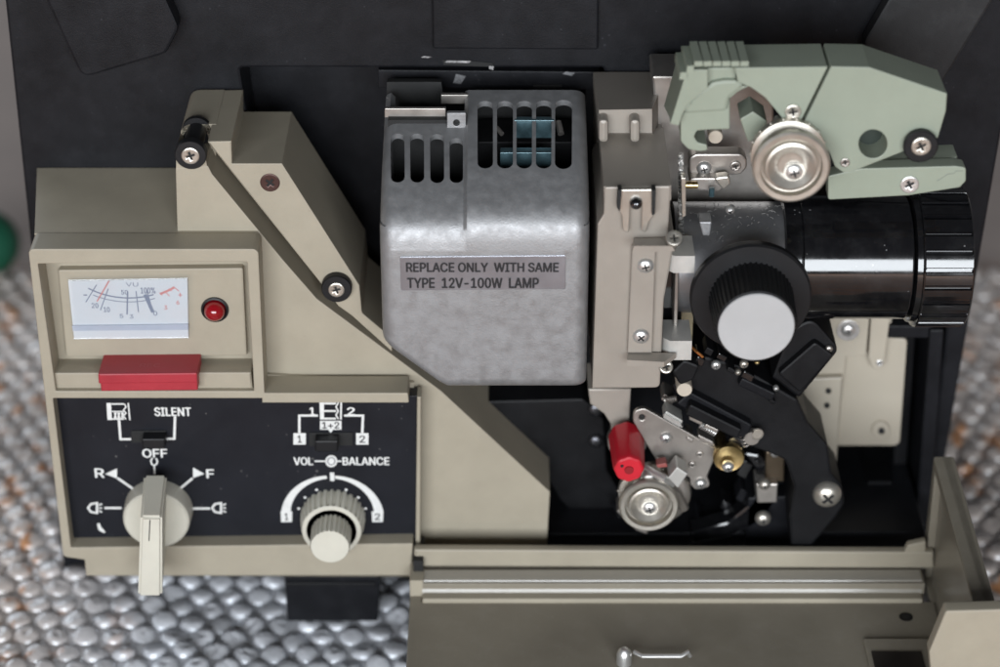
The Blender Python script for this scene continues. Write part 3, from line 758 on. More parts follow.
# ---- lamp cover: one cast shell, curved at the top, with slots
def lamp_cover():
    zb0, zb1 = Zp(390, 72), Zp(355, 72)
    prof = [(13, Zp(90, 13)), (26, Zp(112, 26.5)), (40, Zp(140, 40)), (52, Zp(166, 52)), (58.5, Zp(183, 58.5)), (63.5, Zp(197, 63.5)), (67.5, Zp(210, 67.5)), (70.3, Zp(224, 70.3)), (71.6, Zp(238, 71.6)), (72, Zp(252, 72))]
    # resample for a smooth bend
    pts = [Vector((a, b_, 0)) for a, b_ in prof]
    fine = []
    for i in range(len(pts) - 1):
        p0, p1, p2, p3 = pts[max(i - 1, 0)], pts[i], pts[i + 1], pts[min(i + 2, len(pts) - 1)]
        for k in range(4):
            u = k / 4
            fine.append(0.5 * ((2 * p1) + (p2 - p0) * u + (2 * p0 - 5 * p1 + 4 * p2 - p3) * u * u + (3 * p1 - p0 - 3 * p2 + p3) * u ** 3))
    fine.append(pts[-1])
    nt_ = len(fine)
    xl, xm, xr = Xp(381, 300, 72), Xp(465, 220, 70), Xp(588.5, 300, 72)
    zt = Zp(252, 72); xc = Xp(445, 390, 72); zc = Zp(346, 72); zb = Zp(390.5, 72)
    def bottom(x):
        return zb if x > xc else zc + (zb - zc) * (x - xl) / (xc - xl)
    rc = 0.0045
    xs = [xl + rc * (1 - math.cos(R(a))) for a in (0, 18, 36, 54, 72, 90)]
    off = [rc * (1 - math.sin(R(a))) for a in (0, 18, 36, 54, 72, 90)]
    mid = []
    for i in range(1, 8): mid.append(xs[-1] + (xm - 0.0006 - xs[-1]) * i / 8)
    mid += [xm - 0.0006, xm + 0.0006]
    for i in range(1, 10): mid.append(xm + 0.0006 + (xr - rc - xm - 0.0006) * i / 10)
    X = xs + mid + [xr - rc * (1 - math.cos(R(a))) for a in (90, 72, 54, 36, 18, 0)]
    O = off + [0] * len(mid) + off[::-1]
    V, idx, Fc = [], {}, []
    rows = nt_ + 8 + 5
    for j, x in enumerate(X):
        left = x < xm
        zbx = bottom(x)
        for i in range(rows):
            if i < nt_:
                d, z = fine[i].x, fine[i].y
                if left:
                    k = max(0, min(1, (nt_ - i) / 14)); d -= 1.6 * k; z -= 0.0012 * k
            elif i < nt_ + 8:
                u = (i - nt_ + 1) / 8; d, z = 72, zt + (zbx + rc - zt) * u
            else:
                a = R((18, 36, 60, 80, 90)[i - nt_ - 8]); d, z = 72 - 4.5 * (1 - math.cos(a)), zbx + rc - rc * math.sin(a)
                if i == rows - 1: d = 30
            d -= O[j] * 1000 * (1 if i >= 6 else 0.6); 
            if O[j] and i < nt_ - 8: z -= O[j] * 0.8
            idx[(j, i)] = len(V); V.append((x, -d / 1000, z))
    n = len(X)
    cut = 4                                                          # rows missing at the top of the left half
    for j in range(n - 1):
        for i in range(rows - 1):
            if X[j + 1] < xm and i < cut and j > 2: continue
            Fc.append((idx[(j, i)], idx[(j, i + 1)], idx[(j + 1, i + 1)], idx[(j + 1, i)]))
    for j0 in (0, n - 1):                                            # side walls back to the case
        base = []
        for i in range(rows):
            p = V[idx[(j0, i)]]; base.append(len(V)); V.append((p[0] + (0.0012 if j0 == 0 else -0.0012), -0.012, p[2]))
        for i in range(rows - 1):
            q = (idx[(j0, i)], base[i], base[i + 1], idx[(j0, i + 1)])
            Fc.append(q if j0 == 0 else q[::-1])
    me = bpy.data.meshes.new('t'); me.from_pydata(V, [], Fc); me.update()
    o = bpy.data.objects.new('t', me); COL.objects.link(o)
    md = o.modifiers.new('s', 'SOLIDIFY'); md.thickness = 0.0022; md.offset = -1
    # slot cutters run straight back; found where the sight line meets the sloping top
    def hit(py):
        best = None
        for i in range(len(fine) - 1):
            a, b_ = fine[i], fine[i + 1]
            fa, fb = a.y - Zp(py, a.x), b_.y - Zp(py, b_.x)
            if fa * fb <= 0 and fa != fb:
                u = fa / (fa - fb); return a.x + (b_.x - a.x) * u
        return 72
    cut_b = MB()
    for lst in ([(390.5, 404.5, 130, 178.5), (410, 424, 130, 178.5), (430, 444, 130.5, 179), (449.5, 463, 134.5, 179)],
                [(477.5, 493, 101, 168.5), (497, 513, 101, 168.5), (516.5, 532, 101, 168.5), (536, 551.5, 100.5, 168.5), (555, 572, 100, 169)]):
        for (a0, a1, y0, y1) in lst:
            d0, d1 = hit(y0), hit(y1)
            x0, x1 = Xp(a0, y0, d0), Xp(a1, y0, d0); x2, x3 = Xp(a0, y1, d1), Xp(a1, y1, d1)
            z0, z1 = Zp(y0, d0), Zp(y1, d1); ns = 10
            # a slot cut at right angles to the sloping face: swept along its normal
            A, B = Vector((0, -d0 / 1000, z0)), Vector((0, -d1 / 1000, z1)); ax = (B - A).normalized(); nn = Vector((1, 0, 0)).cross(ax)
            if nn.z < 0: nn = -nn
            ring = []
            wa, wb = (x1 - x0) / 2, (x3 - x2) / 2
            for k in range(ns + 1):
                q = math.pi * k / ns; ring.append(Vector(((x0 + x1) / 2 + wa * math.cos(q), 0, 0)) + A + ax * (wa - wa * math.sin(q)))
            for k in range(ns + 1):
                q = math.pi + math.pi * k / ns; ring.append(Vector(((x2 + x3) / 2 + wb * math.cos(q), 0, 0)) + B - ax * (wb + wb * math.sin(q)))
            m_ = len(ring); vv = [p + nn * 0.013 for p in ring] + [p - nn * 0.012 for p in ring]
            ff = [tuple(range(m_)), tuple(range(m_, 2 * m_))[::-1]] + [(i, m_ + i, m_ + (i + 1) % m_, (i + 1) % m_) for i in range(m_)]
            cut_b.add((vv, ff), CAST)
    ct = cut_b.build('t')
    bm = bmesh.new(); bm.from_mesh(ct.data); bmesh.ops.recalc_face_normals(bm, faces=bm.faces); bm.to_mesh(ct.data); bm.free()
    bo = o.modifiers.new('b', 'BOOLEAN'); bo.operation = 'DIFFERENCE'; bo.object = ct; bo.solver = 'EXACT'
    bpy.context.view_layer.update()
    ev = o.evaluated_get(bpy.context.evaluated_depsgraph_get())
    res = bpy.data.meshes.new_from_object(ev)
    r = [p.co.copy() for p in res.vertices], [tuple(q.vertices) for q in res.polygons]
    bpy.data.objects.remove(o); bpy.data.objects.remove(ct)
    return r
b = MB(); b.add(lamp_cover(), CAST)
# lip and catch tab on the left half
b.add(prism([(384.5, 108.5), (446, 108.5), (446, 118), (384.5, 118)], 27.2, 25.5, 0.5, 0.25), DULLM)
b.add(prism([(441, 95), (470, 95), (470, 104), (441, 104)], 16, 14, 0.2, 0.2), DULLM)
b.add(prism([(447, 113), (466, 113), (466, 130), (447, 130)], 32, 30, 0.4, 0.25, holes=[(circle((456.5, 123), 3.2, 16), 0)]), CAST)
LC = b.build('lamp_cover', PR, ang=38)
b = MB()
b.add(prism([(400, 257), (565.5, 255.5), (565.5, 289), (401, 290.5)], 72.35, 71.9, 0.4, 0.12), LABELM)
b.add(text('REPLACE ONLY  WITH SAME', 406.5, 262.8, 558.5, 272.0, 72.45, 0.045), INK)
b.add(text('TYPE  12V-100W  LAMP', 407.5, 278, 538.5, 288, 72.45, 0.045), INK)
b.build('label_plate', LC)
b = MB(); b.add(prism([(387, 82), (441, 82), (446, 112), (386, 112)], 6, 3, 0, 0.1), DARKSL)  # near-black plates added to stand in for shade inside the vents
b.add(prism([(388, 120), (464, 120), (464, 190), (388, 190)], 30, 27, 0, 0.1), DARKSL); b.add(prism([(476, 96), (576, 96), (576, 120), (476, 120)], 8, 4, 0, 0.1), DARKSL); b.build('vent_shade_plates', PR)
# what shows through the slots: lamp reflector with bluish glass
b = MB()
b.add(box(Xp(514, 150, 30), Xp(554, 150, 30), -0.031, -0.028, Zp(137, 30), Zp(119, 30), 0.3), GLASSB)
b.add(box(Xp(500, 150, 30), Xp(553, 150, 30), -0.044, -0.040, Zp(165, 42), Zp(150, 42), 0.3), GLASSB)
b.add(box(Xp(478, 150, 30), Xp(572, 150, 30), -0.030, -0.012, Zp(118, 20) - 0.03, Zp(118, 20) - 0.004, 0.5), BLACKM)
b.add(tube([P(497, 128, 26), P(502, 134, 29)], 0.8), DULLM); b.add(tube([P(558, 122, 27), P(561, 134, 31)], 1.1), DULLM)
b.build('lamp_reflector', PR)
# dark plate under the lamp cover, in front of the loop chamber
b = MB()
b.add(prism([(463, 402), (583, 399), (592, 407), (604, 420), (607, 470), (648, 540), (598, 538), (560, 500), (545, 475)], 20, 8, [0, 2, 1, 2, 2, 2, 1, 1, 1], 0.6), BLACKM)
LPl = b.build('loop_plate', PR)
screw(596, 409, 20, 9, LPl, mat('dark_steel', (0.10, 0.10, 0.11), 0.3, metal=0.9), 2.0, dome=True)
screw(596, 440.5, 20, 8.5, LPl, bpy.data.materials['dark_steel'], 2.0, dome=True)
screw(577, 537, 17, 7, LPl, RUBBER, 1.0)

# ---- film gate housing (painted metal)
b = MB()
b.add(loft([(599, 110), (652, 109), (652, 133), (600, 133)], 37, [(593, 72), (668, 72), (668, 150), (594, 150)], 2), PAINTM)
b.add(loft([(604, 186.5), (671, 185.5), (671, 200), (604, 200)], 69.5, [(599, 128), (664, 128), (664, 190), (599, 190)], 30), PAINTM)
b.add(prism([(604.5, 187), (671, 186), (668, 238), (675, 240), (664, 300), (660, 388), (592, 389), (597.5, 224), (603.5, 214)], 70, 15, [1, 1, .5, .5, .5, 2, 0.5, 1, 1], 0.6), PAINTM)
b.add(prism([(588, 389), (631, 389), (628, 447), (612, 452), (611, 425), (604, 414), (590, 404)], 40, 22, [0, 0, 3, 3, 1, 1, 0], 0.6), PAINTM)
for x in (603.5, 635): 
    b.add(prism([(x - 5, 120), (x + 5, 120), (x + 5, 143), (x - 5, 143)], 42.5, 30, 1.7, 1.2), PAINTM)
FG = b.build('film_gate_housing', PR)
# sprung clip with its ball screw
b = MB()
b.add(prism([(618, 190), (656, 189.5), (655, 214), (649, 222), (646, 233), (641.5, 231), (642, 206), (635, 202), (630, 206), (629, 233), (623, 231), (622, 216), (617, 208)], 72.5, 70.6, 0.6, 0.3), NICKEL)
b.add(prism([(618, 190), (622, 190), (620, 212), (617, 208)], 74.5, 70.6, 0.2, 0.2), DARKSL); b.add(prism([(652, 190), (656, 190), (655, 214), (652, 216)], 74.5, 70.6, 0.2, 0.2), DARKSL)
SC = b.build('spring_clip', PR)
screw(636, 203, 73, 6.5, SC, mat('dark_ball', (0.2, 0.2, 0.21), 0.15, metal=1), 2.2, dome=True)
# gate plate with screws and the two jaws
b = MB()
b.add(prism([(632, 246), (656, 246), (652, 353), (627.5, 353)], 72.2, 70.2, 0.3, 0.35), PAINTM)
b.add(loft([(632, 253), (675, 251), (672, 246), (634, 246)], 79.5, [(633, 241), (682, 240), (680, 237), (634, 238)], 71), PAINTM)
b.add(loft([(627, 360), (664, 362), (664, 367), (627, 366)], 76, [(628, 352), (676, 353), (676, 358), (628, 358)], 71), PAINTM)
GP = b.build('gate_plate', PR)
screw(645.5, 265.5, 72.2, 8.5, GP, STEEL, 1.6, dome=True); screw(641, 336, 72.2, 8.5, GP, STEEL, 1.6, dome=True, rot=0.7)
screw(674, 239.5, 78, 8.5, GP, NICKEL, 1.6, rot=0.1, tilt=(R(-50), 0, 0)); screw(666, 367, 70, 7, GP, NICKEL, 1.2, tilt=(R(-40), 0, 0))
JAW = mat('jaw_metal', (0.52, 0.51, 0.48), 0.45, metal=0.45, var=0.15)
for (a0, a1, y0, y1) in ((665, 695, 256, 273), (661, 692, 341, 360)):
    b = MB(); dj = 70
    pts = []
    xl, xr = Xp(a0, y0, dj), Xp(a1, y0, dj)
    z1, z0 = Zp(y0, dj), Zp(y1, dj)
    loop = [(xl, 0.056), (xl, dj / 1000 - 0.003), (xl + 0.003, dj / 1000), (xr, dj / 1000), (xr, 0.056)]
    nn = len(loop); vv = [(x, -y, z1) for x, y in loop] + [(x, -y, z0) for x, y in loop]
    b.add((vv, [tuple(range(nn)), tuple(range(nn, 2 * nn))[::-1]] + [(i, nn + i, nn + (i + 1) % nn, (i + 1) % nn) for i in range(nn)]), JAW)
    b.build('gate_jaw', PR, ang=50)
b = MB()
b.add(prism([(664, 270), (683, 270), (680, 345), (662, 345)], 52, 10, 0, 0.2), GLOSSB)
b.add(prism([(675, 272), (679, 272), (677, 340), (673, 340)], 60, 40, 0.3, 0.3), DULLM)
b.add(prism([(683, 268), (696, 268), (692, 345), (680, 345)], 44, 10, 0.3, 0.3), mat('yellowed_plastic', (0.36, 0.31, 0.2), 0.5))
b.build('film_channel', PR)
# chrome springs between the gate and the lens
b = MB()
b.add(tube([P(681, 155 + k * 2.2, 52 + math.sin(k * 2.2) * 4) for k in range(38)], 0.9, 8), STEEL)
b.add(prism([(681, 178), (686, 178), (686, 216), (682, 218)], 58, 54, 0.3, 0.2), NICKEL)
b.add(lathe([(1.2, 0), (1.2, 5)], P(682, 185, 56), (1, 0, 0), 16), BRASS)
b.build('gate_spring', PR)

# ---- plate behind the green arm and the clamp plate on it
b = MB()
b.add(prism([(652, 76), (775, 76), (772, 208), (660, 212)], 24, 5, 1, 0.8), DULLM)
b.build('lens_mount', PR)
b = MB()
b.add(prism([(689, 158), (696, 154), (742, 154), (747, 160), (747, 168), (741, 175), (689, 176)], 42, 36, 2.2, 0.6), DULLM)
b.add(prism([(689, 178), (722, 178), (726, 186), (720, 192), (690, 190)], 46, 36, 1.5, 0.6), DULLM)
b.add(prism([(712, 178), (729, 176), (731, 184), (724, 191)], 48, 44, 1.5, 0.6), NICKEL)
b.add(tube([P(712, 188, 49), P(711.5, 196, 49)], 0.9), GLASSB)
CL = b.build('clamp_plate', PR)
screw(704, 168, 42, 7.5, CL, STEEL, 1.6, dome=True); screw(735.5, 165.5, 42, 5.5, CL, DULLM, 0.9)

# ---- lens: holder, barrel, focus ring (axis runs left to right)
LY = 40.0
ax = P(800, 257, LY)
def X_(px): return (P(px, 257, LY).x - ax.x) * 1000
b = MB()
b.add(lathe([(18.5, X_(672)), (18.5, X_(780)), (17.8, X_(783))], ax, (1, 0, 0), 72), mat('holder_metal', (0.30, 0.30, 0.31), 0.36, metal=0.75, var=0.15, dust=0.35, dustcol=(0.15, 0.15, 0.15)))
b.add(prism([(699, 222), (712, 222), (710, 236), (703, 236)], 61, 54, 0.5, 0.5), CAST)
LH = b.build('lens_holder', PR)
screw(730, 209, 59, 5, LH, STEEL, 2, dome=True)
b = MB()
b.add(lathe([(17.5, X_(778)), (20.4, X_(780)), (20.4, X_(794)), (20.0, X_(796)), (20.6, X_(797)), (20.6, X_(902)), (20.2, X_(904)), (17.5, X_(905)), (17.5, X_(908)), (19.5, X_(909)), (21, X_(911))], ax, (1, 0, 0), 96), GLOSSB)
LE = b.build('lens', PR)
b = MB()
rg = lambda a, r, h: r + (0.0 if not (X_(914) < h < X_(959.5)) else (0.22 if (math.degrees(a) + 4) % 15 < 1.3 else (-1.1 if (math.degrees(a) + 4) % 15 < 4.0 else -0.1)))
b.add(lathe([(19, X_(905)), (21.6, X_(907)), (22.0, X_(912.0)), (23.0, X_(912.5)), (23.2, X_(913.5)), (23.2, X_(914.5)), (23.2, X_(959)), (23.2, X_(960)), (22.8, X_(961.5)), (19, X_(962)), (18, X_(955)), (0.0, X_(954))], ax, (1, 0, 0), 720, rib=rg), GLOSSB)
b.build('focus_ring', LE, ang=25)

# ---- focus knob: flange, ribbed drum, white cap
kc = P(751, 299, 76); 
b = MB()
b.add(lathe([(6, -30), (6, -4), (19.0, -4), (19.4, -3.2), (19.4, -0.8), (18.8, 0.0), (13.0, 0.3), (12.6, 0.3)], kc, n=80), RUBBER)
b.add(lathe([(13.6, 0), (13.0, 16.4), (12.6, 17.6), (12.0, 18.0), (12.0, 17.6)], kc, n=240, rib=lambda a, r, h: r - (0.5 if (r > 12.8 and math.cos(48 * a) > 0) else 0)), RUBBER)
FK = b.build('focus_knob', PR)
b = MB(); b.add(lathe([(12.0, 17.2), (11.95, 18.1), (11.6, 18.4), (0, 18.4)], kc, n=64), GREYCAP); b.build('knob_cap', FK)

# ---- green threading arm
b = MB()
DG = 68
b.add(prism([(687, 69.6), (707.8, 69.6), (707.8, 88.5), (697, 97), (687, 106), (682, 116), (679, 126), (670, 124)], DG, 50, [0.5, .3, .3, .5, .5, .5, .3, .3], 0.3), GREEN)
b.add(prism([(734.4, 67.8), (828, 66.6), (803, 117), (798, 126), (790, 128), (785, 122), (776, 110.5), (765, 97.5), (751, 87.6), (738, 82.5)], DG, 50, [.3, .3, 2.5, 2, 1, 0, 0, 0, 0, .5], 0.3), GREEN)
b.add(prism([(706, 68), (736, 67.5), (736, 86), (750, 86), (738, 92), (730, 99), (730, 129.5), (709, 130), (697, 131), (694, 137), (698, 142.5), (707, 144.7), (708, 151), (699, 151.7), (688, 149.5), (680.5, 141.5), (680.5, 119), (687, 105), (697, 95), (706, 88)], 64, 48, [0, 0, 0, 0, 0, .3, .6, 0, 1, 1.5, 1, .5, 1.2, 1, 2, 2, 1, 1, 1, 0], 0.5), GREEN)
# rounded saddle of the notch
b.add(prism([(704, 88), (713, 82), (724, 80), (736, 80), (746, 86), (730, 98), (727, 112), (682, 115), (686, 104), (695, 94)], 65.6, 60, 1.5, 1.2), GREEN)
b.add(loft([(672, 123), (686.5, 70), (690, 70), (690, 105)], 67.4, [(664, 106), (679, 52), (690, 50), (690, 90)], 44), GREEN)
b.add(loft([(686, 69), (735, 67.5), (735, 76), (686, 76)], 63, [(681, 46), (728, 45), (728, 56), (681, 56)], 48), GREEN)
# grip ribs on top
for k in range(6):
    x = 694.5 + k * 9.2
    wz = 8.2
    b.add(loft([(x, 61.5), (x + wz, 61.2), (x + wz, 66.2), (x, 66.5)], 69.5, [(x - 5.0, 41.5), (x + wz - 5.6, 41.2), (x + wz - 5.4, 47), (x - 5.0, 47)], 54), GREEN)
for x, y in ((687.5, 66), (680.5, 72.5)):
    b.add(loft([(x, y), (x + 6.6, y - 0.3), (x + 6, y + 7), (x - 1.2, y + 7)], 69.2, [(x - 5, y - 20), (x + 1.6, y - 20), (x + 1.5, y - 12), (x - 6, y - 12)], 54), GREEN)
TA = b.build('threading_arm', PR)
b = MB()
b.add(prism([(831.2, 66.4), (869.5, 67.2), (947.2, 93.5), (946, 111), (938, 138), (905, 151), (853, 171.6), (844, 173), (835, 167), (829, 152), (803, 124)], DG, 50, [.3, .5, .6, .5, .5, 0, 1.5, 2, 2, 1, 1], 0.35, holes=[(circle((873, 144), 14.2, 32), 0)]), GREEN)
b.add(lathe([(4.95, -16), (4.95, -10), (0, -10)], P(873, 144, 68), n=32), mat('hole_green', (0.02, 0.03, 0.022), 0.5))
b.build('arm_plate', TA)
b = MB()
b.add(prism([(740, 119), (753, 111.5), (767, 121), (766, 140), (748, 142)], 60, 48, 0.6, 0.4), GREEN); b.build('arm_rest', TA)
b = MB()
b.add(prism([(828, 176), (861, 168.5), (956, 166), (966, 167.6), (966, 181), (960, 187.5), (909, 195.6), (828, 200)], 64, 58, [1, 1, 1, 1.2, 1.2, 1.2, 1, 1], 0.4), GREEN)
b.add(prism([(852, 162), (958, 157), (957, 168), (850, 180)], 57, 47, 0.5, 0.8), GREEN)
b.add(stroke([(937, 181), (942, 178), (948, 174), (954, 173.5), (956, 171), (963, 171)], 0.18, 64.1), mat('scratch_grey', (0.16, 0.18, 0.16), 0.6))
LB = b.build('lower_bar', TA)
screw(909.5, 184.5, 64, 9.5, LB, STEEL, 0.5, rot=0.5)
screw(793, 112, DG, 8.3, TA, NICKEL, 0.5, rot=0.2); screw(845, 162.5, DG, 5, TA, DULLM, 0.4)
b = MB(); pp = P(921, 147, 71)
b.add(lathe([(5.0, -8), (5.0, -1.5), (5.4, -1.2), (5.4, -0.3), (5.0, 0), (0, 0)], pp, n=40), RUBBER); RR = b.build('rubber_stop', TA)
screw(921, 146, 71.05, 10, RR, NICKEL, 0.7, rot=0.5)
# pin, shaft spring and the bright edge behind the roller
b = MB(); b.add(lathe([(2.3, -14), (2.3, 0), (2.1, .3), (0, .3)], P(715.5, 137, 52), n=28), mat('pin_beige', (0.5, 0.44, 0.36), 0.5)); b.build('locating_pin', PR)
b = MB(); b.add(tube([P(776, 118, 58), P(786, 127, 62), P(792, 130, 62)], 1.1), STEEL); b.add(prism([(783, 123), (791, 123), (792, 131), (784, 131)], 66, 62, 0.6, .4), STEEL); b.build('arm_hinge', PR)
# upper film sprocket: chrome, with fine teeth
def sprocket(px, py, d, r, parent, teeth):
    b = MB(); c0 = P(px, py, d)
    b.add(lathe([(r * 0.9, -12), (r * 0.97, -11.5), (r * 0.97, -8.5), (r * 0.82, -8), (r * 0.82, -3.2), (r * 0.98, -2.6), (r, -1.4), (r * 0.985, -0.5), (r * 0.93, 0), (r * 0.80, -0.1), (r * 0.775, -2.6), (r * 0.70, -2.8), (r * 0.665, -0.6), (r * 0.60, -0.35),
                 (r * 0.36, -2.6), (r * 0.31, -2.8), (r * 0.27, -2.8)], c0, n=72), NICKEL)
    for k in range(teeth):
        a = 2 * math.pi * k / teeth; u = Vector((math.cos(a), 0, math.sin(a))); c1 = c0 + u * (r * 0.95 / 1000) + Vector((0, 0.0100, 0))
        b.add(lathe([(0.4, 0), (0.35, 0.4), (0.15, 0.75), (0, 0.8)], c1, u, 8), NICKEL)
    o = b.build('sprocket_roller', parent, ang=40)
    return o
UP = sprocket(791.5, 168, 80, 12.1, PR, 18)
screw(794, 171, 77.4, 10.5, UP, STEEL, 2.0, dome=True)
LO = sprocket(649, 507, 62, 10.4, PR, 12)
screw(649.5, 507, 59.4, 8.5, LO, STEEL, 2.0, dome=True)

# ---- bracket plate at lower right
BP_ = mat('bracket_cream', (0.44, 0.395, 0.32), 0.42, var=0.03, dust=0.06, dustcol=(0.35, 0.3, 0.25))
b = MB()
b.add(prism([(800, 312), (893, 312), (890, 338), (907.5, 339), (900, 443), (895, 446), (838, 446), (828, 440)], 4, 1, [0, 0, 0, 2, 2, 2, 1, 1], 0.5), BP_)
b.add(prism([(796, 312), (870, 312), (866, 356), (846, 357), (838, 440), (834, 470), (800, 380)], 8, 3, [0, 0, 1, 0, 0, 1, 1], 0.4), BP_)
b.add(prism([(871.5, 312), (891, 312), (884, 366), (879, 371), (873, 369), (868.5, 358)], 9, 4, [0, 0, 2.2, 2.2, 1, .5], 0.5), BP_)
b.add(prism([(800, 379), (843, 377.5), (836, 470), (808, 420)], 11, 6, 0.3, 0.5), BP_)
for c_, r_ in (((881, 431), 8), ): b.add(prism(circle(c_, r_ + 1, 28), 5.2, 3.5, 0, 0.3), BP_)
for c_, r_ in (((828.5, 391), 3.0), ((827, 405.5), 3.0)): b.add(fillpoly([circle(c_, r_, 18)], 11.1), DARKSL)
b.add(fillpoly([circle((881.5, 431), 3.4, 18)], 5.3), INK)
BK = b.build('bracket_plate', PR)
b = MB(); b.add(lathe([(4.1, 0), (4.1, 0.5), (3.9, 0.6)], P(848, 330, 8), n=32), STEEL); wsh = b.build('washer', BK)
screw(848, 330, 8.4, 7.5, BK, STEEL, 1.4, dome=True); screw(879.5, 363, 9, 3.6, BK, STEEL, 0.3)

mat_fluff = mat('fluff_grey', (0.26, 0.25, 0.24), 0.9)
# ---- black loop former and the small mechanism
b = MB()
b.add(prism([(672, 388), (689, 352), (740, 366), (798, 400), (809, 424), (828, 446), (832, 474), (842, 486), (845, 504), (836, 518), (812, 546), (791, 546), (789, 517), (794, 487), (785, 460), (751, 447), (716, 425), (684, 404)], 52, 30, [2, 3, 3, 3, 3, 3, 2, 3, 4, 3, 1, 1, 3, 3, 5, 3, 2, 2], 1.0), BLACKM)
b.add(prism([(700, 415), (735, 395), (772, 420), (800, 470), (802, 505), (784, 548), (650, 548), (680, 534), (730, 528), (768, 496), (768, 462), (742, 436)], 30, 12, [2] * 12, 1.0), BLACK)
b.add(prism([(676, 404), (690, 392), (752, 425), (748, 440), (735, 436)], 56, 44, 1.0, 0.7), BLACK)
LF = b.build('loop_former', PR)
screw(827, 494, 52.3, 14.5, PR, NICKEL, 3.4, dome=True, rot=0.75)
b = MB(); b.add(prism([(790, 330), (812, 318), (836, 345), (838, 352), (800, 398), (795, 396), (772, 378)], 50, 22, [1, 4, 3, 3, 2, 2, 1], 1.0), BLACKM); 
b.add(prism([(800, 394), (834, 356), (815, 342), (778, 374)], 53, 40, 1.5, 0.8), BLACKM)
FL = b.build('focus_lever', PR); screw(829, 349, 51, 4, FL, DULLM, 0.8, dome=True)
for (x, y, r, m, d, h) in ((684.5, 390, 10, bpy.data.materials['pin_beige'], 58, 0.6), ):
    b = MB(); s = mm_per_px(d, y) * 1000
    b.add(lathe([(r * s * .8, -8), (r * s * .8, -0.5), (r * s * .74, 0), (0, 0)], P(x, y, d), n=30), m); b.build('guide_pin', PR)
# guide plate
b = MB()
b.add(prism([(633, 421), (634, 411), (644, 408), (717, 449), (713, 462), (707, 476), (711, 487), (695, 490), (690, 484), (690, 478), (681, 473), (668, 471), (660, 466), (651, 452)], 49, 47, [3, 3, 3, 1, 2, 2, 2, 2, 1, 1, 1, 1, 2, 2], 0.3, holes=[(circle((642, 417.5), 3, 14), 0)]), DULLM)
b.add(prism([(660, 466), (713, 462), (707, 480), (690, 486)], 46.5, 40, 1, 0.3), DARKSL)
b.add(fillpoly([circle((642, 417.5), 3.2, 16)], 47.5), DARKSL)
GPL = b.build('guide_plate', PR)
screw(666, 437.5, 49, 6.3, GPL, STEEL, 1.6, dome=True)
screw(700.5, 483, 49, 6.3, GPL, STEEL, 1.8, dome=True); screw(692, 464.5, 49, 3.8, GPL, DULLM, 0.8); screw(700, 454, 49, 3.8, GPL, DULLM, 0.8)
b = MB()
b.add(loft([(664, 414), (680, 423), (683, 428), (667, 419)], 56, [(664, 407), (680, 416), (683, 420), (667, 412)], 50), STEEL); 
b.add(prism([(663, 418), (666, 411), (683, 421), (680, 428)], 55, 48, 0.5, 0.3), JAW)
b.add(prism([(697, 434), (713, 442), (716, 448), (700, 441)], 54, 49, 0.5, 0.4), DULLM)
b.add(prism([(690, 415), (704, 421), (702, 426), (689, 420)], 57, 52, 0.5, 0.4), DULLM); b.add(prism([(706, 424), (719, 430), (717, 434), (704, 428)], 57, 52, 0.5, 0.4), DULLM)
b.build('guide_block', PR)
# brass roller
b = MB(); c_ = P(729, 459, 56)
b.add(lathe([(4.4, -12), (4.4, -3), (5.4, -2.6), (5.4, -0.6), (5.0, 0), (3.6, -0.4), (2.2, -0.6)], c_, n=40), BRASS); BR = b.build('brass_roller', PR, ang=40)
screw(728, 466, 57.5, 6.2, BR, STEEL, 2, dome=True)
b = MB(); c_ = P(735, 440, 50); b.add(lathe([(3.4, -6), (3.4, 2), (3.0, 3), (0, 3)], c_, n=24), GLOSSB); b.add(lathe([(2.6, 0), (2.6, 3)], P(751, 434, 53), n=20), DULLM); b.add(lathe([(1.6, 0), (1.6, 1)], P(757, 433, 56), n=16), NICKEL); b.build('small_posts', PR)
# red threading knob (ten-sided)
rc_ = P(629, 470, 66); 
b = MB(); b.add(lathe([(5.9, -21), (6.0, -20), (5.3, -2), (4.8, -0.4), (4.2, 0), (0, 0)], rc_, n=40, rib=lambda a, r, h: r * (0.945 + 0.075 * abs(math.cos(4 * a)))), RED)
b.add(lathe([(1.6, 0), (1.5, 0.4), (0, 0.4)], rc_, n=16), mat('dark_red', (0.25, 0.01, 0.015), 0.4)); b.add(lathe([(0.6, 0), (0.5, 0.25), (0, 0.25)], P(622, 466, 66.0), n=10), INK)
RK = b.build('red_knob', PR, ang=20)
b = MB(); b.add(lathe([(11.6, -6), (11.8, -3), (11.2, -1), (9.5, 0), (6, 0)], P(658, 498, 52), n=48), DULLM); b.build('sprocket_flange', PR)
b = MB(); b.add(lathe([(7.0, 0), (7.0, 3), (6.8, 3.4), (0, 3.4)], P(627, 437, 38), n=32), DULLM); b.build('knob_collar', RK)
# linkage above the lower sprocket
b = MB()
b.add(prism([(668, 478), (677, 467), (688, 474), (678, 489)], 60, 52, 0.6, 0.5), JAW)
b.add(tube([P(646, 468, 54), P(655, 474, 58), (P(664, 478, 60)), P(672, 484, 58)], 1.5), STEEL)
b.add(lathe([(2.4, 0), (2.4, 4), (1.8, 5), (0, 5.4)], P(648, 472, 54), n=20), STEEL)
b.add(tube([P(644, 486, 55), P(660, 481, 57), P(676, 492, 56), P(684, 508, 54)], 1.8), DULLM)
b.add(prism([(656, 465), (666, 463), (668, 467), (658, 468)], 56, 52, 0.3, 0.2), mat('pink_wire', (0.3, 0.08, 0.07), 0.5))
b.build('sprocket_link', PR)
b = MB(); b.add(prism([(616, 512), (621, 506), (634, 506), (650, 536), (636, 531)], 50, 42, 1.2, 0.6), DULLM); b.build('film_shoe', PR)
